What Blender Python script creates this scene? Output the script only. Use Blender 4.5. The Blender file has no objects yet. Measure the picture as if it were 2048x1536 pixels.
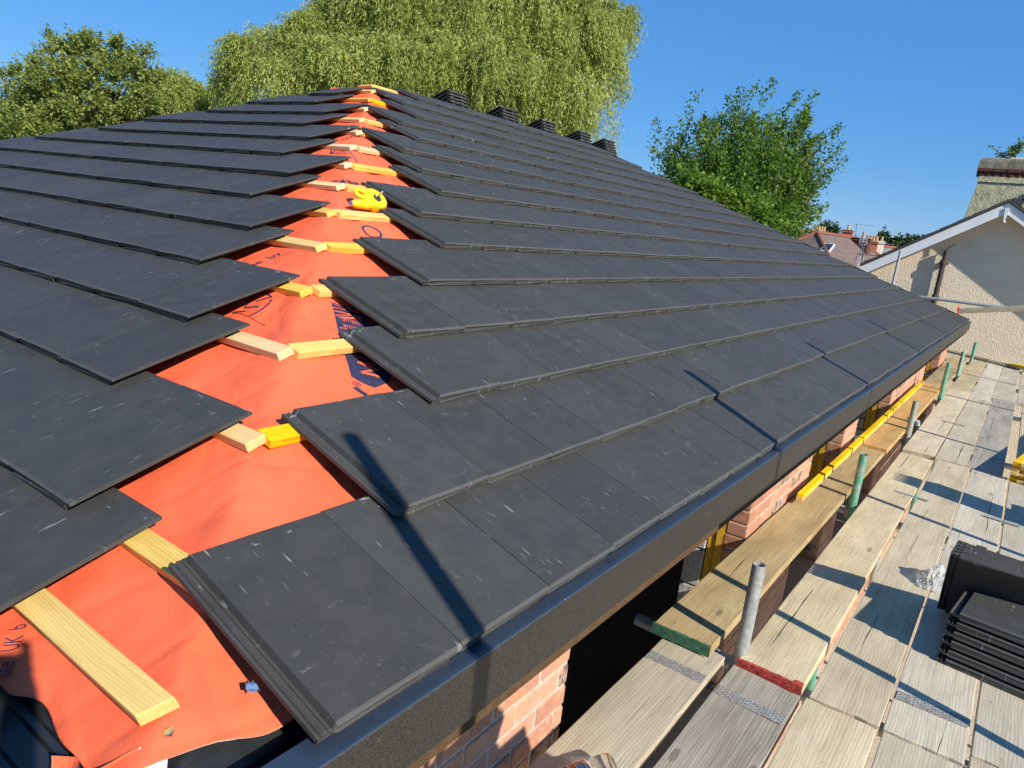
import bpy, math, random
from mathutils import Vector, Matrix, noise
R = math.radians
random.seed(7)
scene = bpy.context.scene
COL = scene.collection

# ------------------------------------------------------------------ frame of the place
# right roof slope: eave along +Y at X=0, rising to -X.  left slope (hip end): eave along X at Y=YL.
PITCH = 0.3889; CP, SP, TP = math.cos(PITCH), math.sin(PITCH), math.tan(PITCH)
G = 0.3297          # batten gauge
YL = -0.3627        # line of the hip-end eave
YEND = 12.65        # far end of the long eave
XR = -4.55          # ridge line
TW, TL = 0.30, 0.43 # tile cover width and length
ZB = -0.70          # top of the scaffold boards
SUN = Vector((0.8110, -0.2480, 0.5299)).normalized()

class Frame:
    def __init__(s, O, U, V, N): s.O, s.U, s.V, s.N = map(Vector, (O, U, V, N))
    def p(s, u, v, w=0.0): return s.O + s.U*u + s.V*v + s.N*w
FR = Frame((0,0,0), (0,1,0), (-CP,0,SP), (SP,0,CP))
FL = Frame((0,YL,0), (1,0,0), (0,CP,SP), (0,-SP,CP))
FB = Frame((2*XR,0,0), (0,-1,0), (CP,0,SP), (-SP,0,CP))     # slope behind the ridge

# ------------------------------------------------------------------ mesh helpers
class MB:
    def __init__(s): s.v=[]; s.f=[]; s.a={}; s.mi=[]; s.cur=0
    def add(s, vs, fs, **at):
        b=len(s.v); s.v.extend(tuple(q) for q in vs)
        s.f.extend(tuple(i+b for i in f) for f in fs)
        s.mi.extend([s.cur]*len(fs))
        for k,val in at.items():
            L=s.a.setdefault(k,[]); L.extend([0.0]*(b-len(L)))
            L.extend(val if isinstance(val,(list,tuple)) else [val]*len(vs))
        return b
    def box(s, c, sx, sy, sz, M=None, **at):
        M = M or Matrix.Identity(3); c=Vector(c)
        vs=[c+M@Vector((x*sx/2,y*sy/2,z*sz/2)) for x in(-1,1) for y in(-1,1) for z in(-1,1)]
        s.add(vs,[(0,1,3,2),(4,6,7,5),(0,4,5,1),(2,3,7,6),(0,2,6,4),(1,5,7,3)],**at)
    def box2(s, a, b, **at):
        a=Vector(a); b=Vector(b); d=b-a
        s.box((a+b)/2, abs(d.x),abs(d.y),abs(d.z), **at)
    def bbox(s, c, sx, sy, sz, bev, M=None, **at):      # bevelled box
        M = M or Matrix.Identity(3); c=Vector(c); h=(sx/2,sy/2,sz/2); vs=[]; idx={}
        for x in(-1,1):
            for y in(-1,1):
                for z in(-1,1):
                    for ax in range(3):
                        q=[x*(h[0]-bev),y*(h[1]-bev),z*(h[2]-bev)]
                        q[ax]=(x,y,z)[ax]*h[ax]
                        idx[(x,y,z,ax)]=len(vs); vs.append(c+M@Vector(q))
        fs=[]
        I=lambda x,y,z,a: idx[(x,y,z,a)]
        for t in(-1,1):
            def o(l): return l if t>0 else l[::-1]
            fs.append(o([I(t,-1,-1,0),I(t,1,-1,0),I(t,1,1,0),I(t,-1,1,0)]))
            fs.append(o([I(-1,t,-1,1),I(-1,t,1,1),I(1,t,1,1),I(1,t,-1,1)]))
            fs.append(o([I(-1,-1,t,2),I(1,-1,t,2),I(1,1,t,2),I(-1,1,t,2)]))
        for a,b in((0,1),(0,2),(1,2)):
            k=3-a-b
            for p in(-1,1):
                for q in(-1,1):
                    def co(m):
                        t=[0,0,0]; t[a]=p; t[b]=q; t[k]=m; return tuple(t)
                    l=[I(*co(-1),a),I(*co(1),a),I(*co(1),b),I(*co(-1),b)]
                    if (p*q>0) == (k!=1): l=l[::-1]
                    fs.append(l[::-1])
        for x in(-1,1):
            for y in(-1,1):
                for z in(-1,1):
                    l=[I(x,y,z,0),I(x,y,z,1),I(x,y,z,2)]
                    fs.append(l if x*y*z>0 else l[::-1])
        s.add(vs,fs,**at)
    def tube(s, pts, r, n=12, cap=True, **at):
        pts=[Vector(p) for p in pts]; rs=r if isinstance(r,(list,tuple)) else [r]*len(pts)
        vs=[]; fs=[]; ref=None
        for i,p in enumerate(pts):
            d=(pts[min(i+1,len(pts)-1)]-pts[max(i-1,0)]).normalized()
            if ref is None:
                ref=Vector((0,0,1)) if abs(d.z)<.9 else Vector((1,0,0))
            x=(ref-d*ref.dot(d)).normalized(); y=d.cross(x); ref=x
            for k in range(n):
                a=2*math.pi*k/n; vs.append(p+(x*math.cos(a)+y*math.sin(a))*rs[i])
        for i in range(len(pts)-1):
            for k in range(n):
                k2=(k+1)%n; fs.append((i*n+k,i*n+k2,(i+1)*n+k2,(i+1)*n+k))
        if cap:
            fs.append(tuple(range(n))[::-1]); fs.append(tuple((len(pts)-1)*n+k for k in range(n)))
        s.add(vs,fs,**at)
    def hollow(s, a, b, ro, ri, n=24):
        a=Vector(a); b=Vector(b); d=(b-a).normalized()
        x=d.orthogonal().normalized(); y=d.cross(x); vs=[]
        for p,r in((a,ro),(b,ro),(b,ri),(a+ (b-a)*0.2,ri)):
            for k in range(n):
                t=2*math.pi*k/n; vs.append(p+(x*math.cos(t)+y*math.sin(t))*r)
        fs=[(i*n+k,i*n+(k+1)%n,(i+1)*n+(k+1)%n,(i+1)*n+k) for i in range(3) for k in range(n)]
        s.add(vs,fs)
    def lathe(s, prof, M, n=24):            # prof: (radius, height) along local z of 4x4 M
        vs=[];fs=[]
        for r,h in prof:
            for k in range(n):
                t=2*math.pi*k/n; vs.append(M@Vector((r*math.cos(t),r*math.sin(t),h)))
        for i in range(len(prof)-1):
            for k in range(n): fs.append((i*n+k,i*n+(k+1)%n,(i+1)*n+(k+1)%n,(i+1)*n+k))
        fs.append(tuple(range(n))[::-1]); fs.append(tuple((len(prof)-1)*n+k for k in range(n)))
        s.add(vs,fs)
    def poly(s, pts, **at): s.add(pts,[tuple(range(len(pts)))],**at)
    def build(s, name, mats, parent=None, smooth=False, loc=None):
        me=bpy.data.meshes.new(name)
        vs=s.v
        if loc is not None:
            l=Vector(loc); vs=[tuple(Vector(v)-l) for v in s.v]
        me.from_pydata(vs,[],s.f)
        if not isinstance(mats,(list,tuple)): mats=[mats]
        for m in mats: me.materials.append(m)
        if len(mats)>1: me.polygons.foreach_set('material_index',s.mi)
        for k,L in s.a.items():
            L.extend([0.0]*(len(s.v)-len(L)))
            at=me.attributes.new(k,'FLOAT','POINT'); at.data.foreach_set('value',L)
        if smooth: me.polygons.foreach_set('use_smooth',[True]*len(me.polygons))
        me.update()
        o=bpy.data.objects.new(name,me); COL.objects.link(o)
        if loc is not None: o.location=loc
        if parent is not None: put(o,parent)
        return o

def world_loc(o):
    l=Vector(o.location); p=o.parent
    while p: l+=Vector(p.location); p=p.parent
    return l
def put(o,parent):                          # parents are only ever translated
    o.location=Vector(o.location)-world_loc(parent); o.parent=parent
def tag(o,label=None,cat=None,group=None,kind=None):
    if label: o['label']=label
    if cat: o['category']=cat
    if group: o['group']=group
    if kind: o['kind']=kind
    return o
def empty(name,loc,label,cat,group=None):
    o=bpy.data.objects.new(name,None); o.empty_display_size=.1; COL.objects.link(o); o.location=loc
    return tag(o,label,cat,group)
def smooth_by_angle(o,ang=40):
    me=o.data; me.polygons.foreach_set('use_smooth',[True]*len(me.polygons))
    import bmesh
    bm=bmesh.new(); bm.from_mesh(me)
    for e in bm.edges:
        if len(e.link_faces)==2: e.smooth = e.calc_face_angle(0)<R(ang)
        else: e.smooth=False
    bm.to_mesh(me); bm.free()

# ------------------------------------------------------------------ materials
class NT:
    def __init__(s,name):
        s.m=bpy.data.materials.new(name); s.m.use_nodes=True; s.t=s.m.node_tree
        s.b=s.t.nodes['Principled BSDF']; s.out=s.t.nodes['Material Output']
    def n(s,typ,**kw):
        nd=s.t.nodes.new(typ)
        for k,v in kw.items(): setattr(nd,k,v)
        return nd
    def l(s,a,b): s.t.links.new(a,b)
    def setin(s,sock,v):
        if hasattr(v,'is_output'): s.l(v,sock)
        else: sock.default_value=v
    def math(s,op,a,b=None,c=None,clamp=False):
        nd=s.n('ShaderNodeMath',operation=op,use_clamp=clamp); s.setin(nd.inputs[0],a)
        if b is not None: s.setin(nd.inputs[1],b)
        if c is not None: s.setin(nd.inputs[2],c)
        return nd.outputs[0]
    def vmul(s,v,k):
        nd=s.n('ShaderNodeVectorMath',operation='MULTIPLY'); s.setin(nd.inputs[0],v); nd.inputs[1].default_value=k; return nd.outputs[0]
    def vadd(s,v,k):
        nd=s.n('ShaderNodeVectorMath',operation='ADD'); s.setin(nd.inputs[0],v); s.setin(nd.inputs[1],k); return nd.outputs[0]
    def obj(s): return s.n('ShaderNodeTexCoord').outputs['Object']
    def pos(s): return s.n('ShaderNodeNewGeometry').outputs['Position']
    def rnd(s): return s.n('ShaderNodeObjectInfo').outputs['Random']
    def attr(s,name): return s.n('ShaderNodeAttribute',attribute_name=name).outputs['Fac']
    def noise(s,v,scale,detail=3,rough=.55,dist=0):
        nd=s.n('ShaderNodeTexNoise'); s.setin(nd.inputs['Vector'],v); nd.inputs['Scale'].default_value=scale
        nd.inputs['Detail'].default_value=detail; nd.inputs['Roughness'].default_value=rough; nd.inputs['Distortion'].default_value=dist
        return nd.outputs['Fac']
    def ramp(s,f,stops,interp='LINEAR'):
        nd=s.n('ShaderNodeValToRGB'); s.setin(nd.inputs[0],f); cr=nd.color_ramp; cr.interpolation=interp
        while len(cr.elements)<len(stops): cr.elements.new(.5)
        for e,(p,c) in zip(cr.elements,stops):
            e.position=p; e.color=(*c,1) if hasattr(c,'__len__') else (c,c,c,1)
        return nd.outputs[0]
    def mix(s,f,a,b,typ='MIX'):
        nd=s.n('ShaderNodeMix',data_type='RGBA',blend_type=typ)
        s.setin(nd.inputs['Factor'],f)
        s.setin(nd.inputs['A'],(*a,1) if isinstance(a,tuple) else a); s.setin(nd.inputs['B'],(*b,1) if isinstance(b,tuple) else b)
        return nd.outputs['Result']
    def comb(s,x,y,z):
        nd=s.n('ShaderNodeCombineXYZ')
        for i,q in enumerate((x,y,z)): s.setin(nd.inputs[i],q)
        return nd.outputs[0]
    def sep(s,v):
        nd=s.n('ShaderNodeSeparateXYZ'); s.setin(nd.inputs[0],v); return nd.outputs
    def bump(s,h,strength=.4,dist=.002,prev=None):
        nd=s.n('ShaderNodeBump'); nd.inputs['Strength'].default_value=strength; nd.inputs['Distance'].default_value=dist
        s.setin(nd.inputs['Height'],h)
        if prev is not None: s.l(prev,nd.inputs['Normal'])
        return nd.outputs[0]
    def fin(s,color=None,rough=None,normal=None,metal=None,spec=None,**kw):
        if color is not None: s.setin(s.b.inputs['Base Color'],(*color,1) if isinstance(color,tuple) else color)
        if rough is not None: s.setin(s.b.inputs['Roughness'],rough)
        if normal is not None: s.l(normal,s.b.inputs['Normal'])
        if metal is not None: s.setin(s.b.inputs['Metallic'],metal)
        if spec is not None: s.b.inputs['Specular IOR Level'].default_value=spec
        for k,v in kw.items(): s.b.inputs[k].default_value=v
        return s.m

def mat_tile():
    t=NT('concrete_tile')
    u,v,r=t.attr('ul'),t.attr('vl'),t.attr('rnd')
    off=t.math('MULTIPLY',r,61.0)
    vec=t.comb(t.math('ADD',u,off),t.math('ADD',v,t.math('MULTIPLY',r,23.0)),off)
    fine=t.noise(vec,900,2,.6)
    med=t.noise(vec,14,4,.6)
    base=t.ramp(med,[(.3,(.034,.0335,.031)),(.7,(.055,.054,.050))])
    base=t.mix(t.math('MULTIPLY',t.math('FRACT',t.math('MULTIPLY',r,7.3)),.6),base,(.036,.0358,.0345))
    base=t.mix(t.math('MULTIPLY',t.math('FRACT',t.math('MULTIPLY',r,3.1)),.35),base,(.062,.0625,.0625))
    base=t.mix(t.math('MULTIPLY',t.math('GREATER_THAN',fine,.62),.20),base,(.11,.11,.105))
    # scuffs running up and down the slope
    sv=t.vmul(vec,(150,16,1)); sc=t.noise(sv,1,2,.5)
    patch=t.noise(t.vadd(vec,(3.1,8.2,0)),5.5,2,.5)
    sm=t.math('MULTIPLY',t.math('SMOOTH_MIN',1.0,t.math('MULTIPLY',t.math('SUBTRACT',sc,.672,clamp=True),16),.1),
              t.math('MULTIPLY',t.math('SUBTRACT',patch,.50,clamp=True),9,clamp=True),clamp=True)
    # crossing fine scratches
    wv=t.n('ShaderNodeTexVoronoi',feature='DISTANCE_TO_EDGE'); t.l(t.vadd(vec,t.vmul(t.comb(med,fine,0),(.12,.02,0))),wv.inputs['Vector']); wv.inputs['Scale'].default_value=6.5
    scr=t.math('MULTIPLY',t.math('LESS_THAN',wv.outputs['Distance'],.0055),t.math('MULTIPLY',t.math('SUBTRACT',t.noise(vec,6,3),.57,clamp=True),4,clamp=True))
    # dusty smears
    sme=t.math('MULTIPLY',t.math('SUBTRACT',t.noise(t.vmul(vec,(1,2.2,1)),26,5,.75),.60,clamp=True),t.math('MULTIPLY',t.math('SUBTRACT',t.noise(vec,3.2,1),.52,clamp=True),9,clamp=True))
    # chipped, chalky nose and head edges
    e1=t.math('LESS_THAN',v,.002); chip=t.math('MULTIPLY',e1,t.math('GREATER_THAN',t.noise(vec,150,2,.7),.69))
    e2=t.math('MULTIPLY',t.math('GREATER_THAN',v,.385),t.math('MULTIPLY',t.math('SUBTRACT',t.noise(t.vmul(vec,(1,2.5,1)),23,3,.6),.63,clamp=True),9,clamp=True))
    # paler band along the nose arris
    ar=t.math('MULTIPLY',t.math('MULTIPLY',t.math('LESS_THAN',v,.0075),t.math('GREATER_THAN',v,.0008)),.05)
    fac=t.math('MAXIMUM',t.math('MAXIMUM',t.math('MULTIPLY',sm,.5),t.math('MULTIPLY',scr,.45)),t.math('MAXIMUM',t.math('MULTIPLY',chip,.6),t.math('MULTIPLY',e2,.8)))
    fac=t.math('MAXIMUM',fac,t.math('MAXIMUM',t.math('MULTIPLY',sme,1.5),ar),clamp=True)
    base=t.mix(t.math('MULTIPLY',t.math('LESS_THAN',v,.0045),t.math('ADD',.35,t.math('MULTIPLY',t.noise(vec,260,2,.6),.6))),base,(.060,.0595,.057))
    col=t.mix(fac,base,(.42,.42,.41))
    bm=t.bump(t.math('ADD',t.math('MULTIPLY',fine,.7),med),.28,.0014)
    return t.fin(col,t.math('ADD',.56,t.math('MULTIPLY',med,.16)),bm,spec=.30)

def mat_membrane():
    t=NT('orange_membrane'); p=t.pos()
    a=t.noise(p,6,4,.6); f=t.noise(p,240,3,.7)
    c=t.ramp(a,[(.3,(.70,.098,.040)),(.7,(.79,.130,.056))])
    c=t.mix(t.math('MULTIPLY',t.math('SUBTRACT',t.noise(p,11,5,.7),.56,clamp=True),1.6,clamp=True),c,(.56,.085,.04))
    c=t.mix(t.math('MULTIPLY',f,.22),c,(.95,.26,.12))
    b=t.bump(f,.55,.0014); b=t.bump(t.noise(t.vadd(p,t.vmul(t.comb(t.noise(p,9,2),t.noise(t.vadd(p,(4,4,4)),9,2),0),(.15,.15,0))),26,5,.65),.40,.006,b)
    return t.fin(c,.72,b,spec=.25)

def mat_flat(name,col,rough=.6,spec=.4,metal=0,ns=40,amt=.25,bs=.2,bd=.002):
    t=NT(name); o=t.vadd(t.obj(),t.comb(t.math('MULTIPLY',t.rnd(),31.0),0,0)); a=t.noise(o,ns,4,.6)
    d=tuple(x*(1-amt) for x in col); h=tuple(min(1,x*(1+amt*.6)) for x in col)
    c=t.ramp(a,[(.3,d),(.7,h)])
    return t.fin(c,rough,t.bump(a,bs,bd),metal,spec)

def mat_wood(name,dark,light,axis,ring=26,rough=.75,tint=.25,cracks=False,stain=None,along=1.0,wavy=.075):
    """sawn timber, grain along the local axis; every object is cut from a different place"""
    t=NT(name); rn=t.rnd(); o=t.obj(); x,y,z=t.sep(o)
    L,A,B=((x,y,z),(y,x,z))[axis]
    ro=t.math('MULTIPLY',rn,37.0)
    base=t.comb(t.math('ADD',L,ro),A,t.math('ADD',B,ro))
    warp=t.noise(t.vmul(base,(along,3.2,3.2)),1.5,4,.45)
    gv=t.comb(t.math('ADD',t.math('MULTIPLY',L,.9),ro),t.math('ADD',A,t.math('MULTIPLY',warp,wavy)),t.math('ADD',B,ro))
    lines=t.n('ShaderNodeTexWave',wave_type='BANDS',bands_direction='Y',wave_profile='SAW'); t.l(gv,lines.inputs['Vector'])
    lines.inputs['Scale'].default_value=ring; lines.inputs['Distortion'].default_value=0.0; lines.inputs['Detail'].default_value=3; lines.inputs['Detail Scale'].default_value=.6
    fib=t.noise(t.vmul(base,(4,150,150)),1,4,.7)
    big=t.noise(t.vmul(base,(2.2,9,9)),1,4,.6)
    f=t.math('ADD',t.math('MULTIPLY',lines.outputs['Fac'],.17),t.math('ADD',t.math('MULTIPLY',fib,.50),t.math('MULTIPLY',big,.44)))
    c=t.ramp(f,[(.38,dark),(.82,light)])
    # knots
    kv=t.n('ShaderNodeTexVoronoi',feature='F1'); t.l(t.vmul(base,(2.1,6.5,0.01)),kv.inputs['Vector']); kv.inputs['Scale'].default_value=1
    kn=t.math('LESS_THAN',t.math('ADD',kv.outputs['Distance'],t.math('MULTIPLY',fib,.04)),.105)
    kr=t.n('ShaderNodeSeparateColor'); t.l(kv.outputs['Color'],kr.inputs[0])
    kn=t.math('MULTIPLY',kn,t.math('GREATER_THAN',kr.outputs[0],.62))
    c=t.mix(t.math('MULTIPLY',kn,.6),c,tuple(q*.45 for q in dark))
    if tint:
        hsv=t.n('ShaderNodeHueSaturation'); t.l(c,hsv.inputs['Color'])
        t.l(t.math('ADD',1-tint/2,t.math('MULTIPLY',rn,tint)),hsv.inputs['Value'])
        r2=t.math('FRACT',t.math('MULTIPLY',rn,17.3)); t.l(t.math('ADD',.75,t.math('MULTIPLY',r2,.5)),hsv.inputs['Saturation'])
        c=hsv.outputs[0]
    h=f
    if stain:
        st=t.math('MULTIPLY',t.math('SUBTRACT',t.noise(t.vmul(base,(3,6,6)),1.5,5,.7),.5,clamp=True),3.2,clamp=True)
        c=t.mix(t.math('MULTIPLY',st,.6),c,stain)
        wh=t.math('MULTIPLY',t.math('SUBTRACT',t.noise(t.vadd(base,(4,9,2)),7,5,.75),.63,clamp=True),5,clamp=True)
        c=t.mix(t.math('MULTIPLY',wh,.4),c,(.66,.62,.54))
        sp=t.math('GREATER_THAN',t.noise(t.vadd(base,(1,1,7)),55,2,.5),.73)
        c=t.mix(t.math('MULTIPLY',sp,.45),c,(.12,.09,.06))
    if cracks:
        cen=t.math('MULTIPLY',t.math('SUBTRACT',t.math('FRACT',t.math('MULTIPLY',rn,7.7)),.5),.11)
        wig=t.math('MULTIPLY',t.math('SUBTRACT',t.noise(t.vmul(base,(1,.01,.01)),1.3,2,.5),.5),.055)
        d=t.math('ABSOLUTE',t.math('SUBTRACT',A,t.math('ADD',cen,wig)))
        wdt=t.math('MULTIPLY',t.math('MULTIPLY',t.math('SUBTRACT',t.noise(t.vmul(base,(1,.01,.01)),1.5,3,.6),.50,clamp=True),.020),t.math('GREATER_THAN',t.math('FRACT',t.math('MULTIPLY',rn,5.3)),.35))
        ck=t.math('LESS_THAN',d,wdt)
        hair=t.math('MULTIPLY',t.math('GREATER_THAN',t.noise(t.vmul(base,(2.2,120,120)),1,2,.5),.70),.7)
        c=t.mix(t.math('MAXIMUM',ck,t.math('MULTIPLY',hair,.55)),c,(.03,.024,.018))
        h=t.math('SUBTRACT',f,t.math('ADD',t.math('MULTIPLY',ck,2.0),t.math('MULTIPLY',hair,.4)))
    return t.fin(c,rough,t.bump(h,.38,.002),spec=.25)

def mat_brick():
    t=NT('red_brick'); p=t.pos(); r=t.attr('rnd')
    c=t.ramp(r,[(0,(.27,.095,.065)),(.3,(.42,.185,.12)),(.55,(.50,.28,.19)),(.75,(.33,.115,.08)),(1,(.52,.36,.26))])
    n=t.noise(p,38,5,.7)
    c=t.mix(t.math('MULTIPLY',n,.5),c,(.56,.36,.24))
    c=t.mix(t.math('MULTIPLY',t.math('SUBTRACT',t.noise(t.vadd(p,(7,1,3)),13,4,.7),.48,clamp=True),2.6,clamp=True),c,(.60,.30,.15))
    c=t.mix(t.math('MULTIPLY',t.math('GREATER_THAN',t.noise(p,150,2,.6),.64),.5),c,(.12,.04,.03))
    blk=t.math('MULTIPLY',t.math('GREATER_THAN',r,.86),t.math('MULTIPLY',t.math('SUBTRACT',t.noise(p,16,4,.7),.40,clamp=True),5,clamp=True))
    c=t.mix(t.math('MULTIPLY',blk,.85),c,(.05,.045,.045))
    c=t.mix(t.math('MULTIPLY',t.math('SUBTRACT',t.noise(p,9,5,.8),.56,clamp=True),3,clamp=True),c,(.62,.52,.42))
    return t.fin(c,.9,t.bump(n,.7,.004),spec=.15)

def mat_render():
    t=NT('pebble_render'); p=t.pos()
    n=t.noise(p,46,3,.6); n2=t.noise(p,100,2,.5)
    c=t.ramp(t.noise(p,2.2,4,.6),[(.3,(.70,.595,.44)),(.7,(.80,.69,.53))])
    c=t.mix(t.math('MULTIPLY',t.math('SUBTRACT',t.noise(p,1.1,3,.6),.5,clamp=True),1.5,clamp=True),c,(.76,.60,.36))
    return t.fin(c,.95,t.bump(t.math('ADD',n,t.math('MULTIPLY',n2,.5)),.9,.020),spec=.1)

def mat_old_render():
    t=NT('stained_render'); p=t.pos(); n=t.noise(p,14,5,.7)
    c=t.ramp(n,[(.3,(.26,.245,.14)),(.5,(.48,.45,.29)),(.75,(.62,.58,.43))])
    return t.fin(c,.95,t.bump(n,.8,.03),spec=.1)

def mat_galv(name='galvanised',col=(.46,.49,.475),green=None):
    t=NT(name); o=t.vadd(t.pos(),t.comb(t.math('MULTIPLY',t.rnd(),9.0),0,0)); n=t.noise(o,42,4,.6); m=t.noise(o,9,4,.65)
    c=t.ramp(n,[(.3,tuple(q*.62 for q in col)),(.7,col)])
    c=t.mix(t.math('MULTIPLY',t.math('SUBTRACT',m,.58,clamp=True),4,clamp=True),c,(.32,.25,.18))
    met=.40
    if green:
        g=t.math('MULTIPLY',t.math('SUBTRACT',t.noise(t.vadd(o,(3,3,3)),16,5,.7),.40,clamp=True),9,clamp=True)
        c=t.mix(g,c,green); met=t.math('MULTIPLY',t.math('SUBTRACT',1.0,g),.6)
    return t.fin(c,t.math('ADD',.38,t.math('MULTIPLY',n,.25)),t.bump(n,.25,.001),met)

def mat_leaf(name,dark,mid,light,trans=.35):
    t=NT(name); r=t.attr('rnd'); k=t.attr('clump')
    c=t.ramp(t.math('ADD',t.math('MULTIPLY',r,.6),t.math('MULTIPLY',k,.4)),[(.15,dark),(.5,mid),(.9,light)])
    t.fin(c,.55,spec=.35)
    tr=t.n('ShaderNodeBsdfTranslucent'); t.l(t.mix(.5,c,tuple(min(1,q*1.5) for q in light)),tr.inputs[0])
    mx=t.n('ShaderNodeMixShader'); mx.inputs[0].default_value=trans
    t.l(t.b.outputs[0],mx.inputs[1]); t.l(tr.outputs[0],mx.inputs[2]); t.l(mx.outputs[0],t.out.inputs[0])
    return t.m

def mat_fascia():
    t=NT('grained_fascia'); p=t.pos(); f=t.noise(p,420,2,.6); s=t.noise(p,900,1,.5)
    c=t.ramp(f,[(.38,(.008,.007,.0055)),(.75,(.056,.048,.038))])
    c=t.mix(t.math('MULTIPLY',t.math('SUBTRACT',t.noise(t.vmul(p,(1,1,2.5)),9,3,.6),.70,clamp=True),5,clamp=True),c,(.22,.21,.20))
    return t.fin(c,t.math('ADD',.30,t.math('MULTIPLY',s,.20)),t.bump(t.math('ADD',f,s),.75,.0014),spec=.7)

def mat_clear(name,col,rough=.05,trans=1.0,ior=1.3):
    t=NT(name); n=t.noise(t.obj(),60,2,.5)
    return t.fin(col,rough,t.bump(n,.05,.002),**{'Transmission Weight':trans,'IOR':ior})

M={}
M['tile']=mat_tile()
M['membrane']=mat_membrane()
M['white_fleece']=mat_flat('white_fleece',(.78,.77,.74),.9,.1)
M['navy']=mat_flat('navy_print',(.035,.035,.085),.75,.2,ns=70,amt=.5,bs=.05)
M['print_orange']=mat_flat('print_orange',(.80,.13,.05),.75,.2)
M['batten_yellow']=mat_wood('treated_yellow_batten',(.52,.29,.030),(.92,.66,.14),0,ring=60,tint=.2,along=.8)
M['batten_pine']=mat_wood('sawn_pine_batten',(.52,.32,.11),(.86,.63,.30),0,ring=60,tint=.2,along=.8)
M['board']=mat_wood('weathered_board',(.335,.275,.185),(.68,.60,.435),1,ring=30,tint=.34,cracks=True,stain=(.30,.255,.19))
M['board_grey']=mat_wood('grey_board',(.17,.15,.12),(.50,.455,.37),1,ring=34,tint=.1,cracks=True,stain=(.24,.21,.17))
M['board_brown']=mat_wood('brown_board',(.24,.17,.085),(.60,.48,.29),1,ring=34,tint=.1,cracks=True,stain=(.26,.18,.10))
M['board_new']=mat_wood('newer_board',(.32,.20,.095),(.68,.50,.29),1,ring=34,tint=.1,cracks=False,stain=(.30,.20,.11))
M['batten_gold']=mat_wood('golden_pine_batten',(.44,.27,.045),(.80,.55,.13),0,ring=60,tint=.1,along=.8)
M['deck_timber']=mat_wood('plain_timber',(.40,.32,.20),(.70,.60,.42),0,ring=40,tint=.1)
M['dark_timber']=mat_flat('dark_rafter_timber',(.09,.055,.03),.9,.1)
M['red_paint']=mat_flat('red_end_paint',(.40,.06,.05),.8,.2,ns=90,amt=.75,bs=.6)
M['green_paint']=mat_flat('green_end_paint',(.04,.115,.065),.7,.3,ns=60,amt=.5)
M['galv']=mat_galv()
M['green_tube']=mat_galv('green_tube',(.42,.45,.43),(.075,.30,.185))
M['pale_green_tube']=mat_galv('pale_green_tube',(.42,.46,.43),(.22,.38,.28))
M['fascia']=mat_fascia()
M['tray']=mat_flat('black_tray_plastic',(.022,.024,.028),.30,.5,ns=25,amt=.3,bs=.1)
M['strip']=mat_flat('blue_grey_eaves_strip',(.027,.041,.066),.30,.8,ns=25,amt=.1,bs=.03)
M['brick']=mat_brick()
M['mortar']=mat_flat('mortar',(.47,.40,.32),.95,.1,ns=60,bs=.6,bd=.004)
M['block']=mat_flat('concrete_block',(.42,.42,.40),.95,.1,ns=50,bs=.8,bd=.006)
M['insulation']=mat_flat('yellow_closer',(.62,.36,.03),.5,.4)
def mat_plate():
    t=NT('punched_nail_plate'); o=t.obj(); br=t.n('ShaderNodeTexBrick'); t.l(t.vmul(o,(1,1,0)),br.inputs['Vector']); br.offset=.5
    br.inputs['Scale'].default_value=1; br.inputs['Brick Width'].default_value=.022; br.inputs['Row Height'].default_value=.0085; br.inputs['Mortar Size'].default_value=.0017
    n=t.noise(o,60,4,.7); d=t.math('LESS_THAN',t.noise(t.vmul(o,(60,160,1)),1,2,.5),.5)
    c=t.ramp(n,[(.3,(.34,.33,.30)),(.7,(.66,.65,.61))]); f=t.math('MULTIPLY',br.outputs['Fac'],.75)
    c=t.mix(t.math('MAXIMUM',f,t.math('MULTIPLY',d,.35)),c,(.07,.06,.045))
    return t.fin(c,.6,t.bump(t.math('SUBTRACT',1.0,f),.8,.002),.35)
M['nail_plate']=mat_plate()
M['render']=mat_render()
M['old_render']=mat_old_render()
M['white_paint']=mat_flat('white_barge_paint',(.72,.73,.74),.45,.5,ns=6,amt=.07,bs=.05)
M['slate']=mat_flat('dark_slate',(.06,.06,.065),.7,.4,ns=9)
M['cast_iron']=mat_flat('rusty_black_iron',(.055,.042,.036),.7,.4,ns=16,amt=.5,bs=.4,bd=.006)
M['dark_brick']=mat_flat('sooty_brick',(.115,.05,.04),.9,.2,ns=12,amt=.5,bs=.5,bd=.01)
M['red_far']=mat_flat('far_red_brick',(.38,.125,.075),.9,.1,ns=5,amt=.35)
M['brown_roof']=mat_flat('brown_tiled_roof',(.155,.115,.10),.85,.2,ns=3,amt=.3)
M['grey_roof']=mat_flat('grey_slate_roof',(.165,.17,.175),.75,.3,ns=3,amt=.25)
M['ridge_red']=mat_flat('red_ridge_tile',(.24,.09,.06),.85,.2)
M['cream']=mat_flat('cream_render',(.66,.58,.46),.9,.1,ns=3,amt=.1)
M['glass']=mat_flat('dark_window_glass',(.03,.035,.045),.08,.6,ns=2,amt=.2,bs=0)
M['pot']=mat_flat('buff_clay_pot',(.42,.30,.18),.85,.2,ns=12)
M['cement']=mat_flat('weathered_cement',(.22,.20,.15),.95,.1,ns=10,amt=.45,bs=.7,bd=.02)
M['metal_white']=mat_flat('white_metal',(.7,.7,.7),.4,.5)
M['yellow_plastic']=mat_flat('yellow_plastic',(.80,.58,.012),.42,.4,ns=30,amt=.22,bs=.12)
M['blue_plastic']=mat_flat('blue_plastic',(.06,.07,.42),.35,.5)
M['black_rubber']=mat_flat('black_rubber',(.03,.035,.03),.5,.4)
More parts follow.
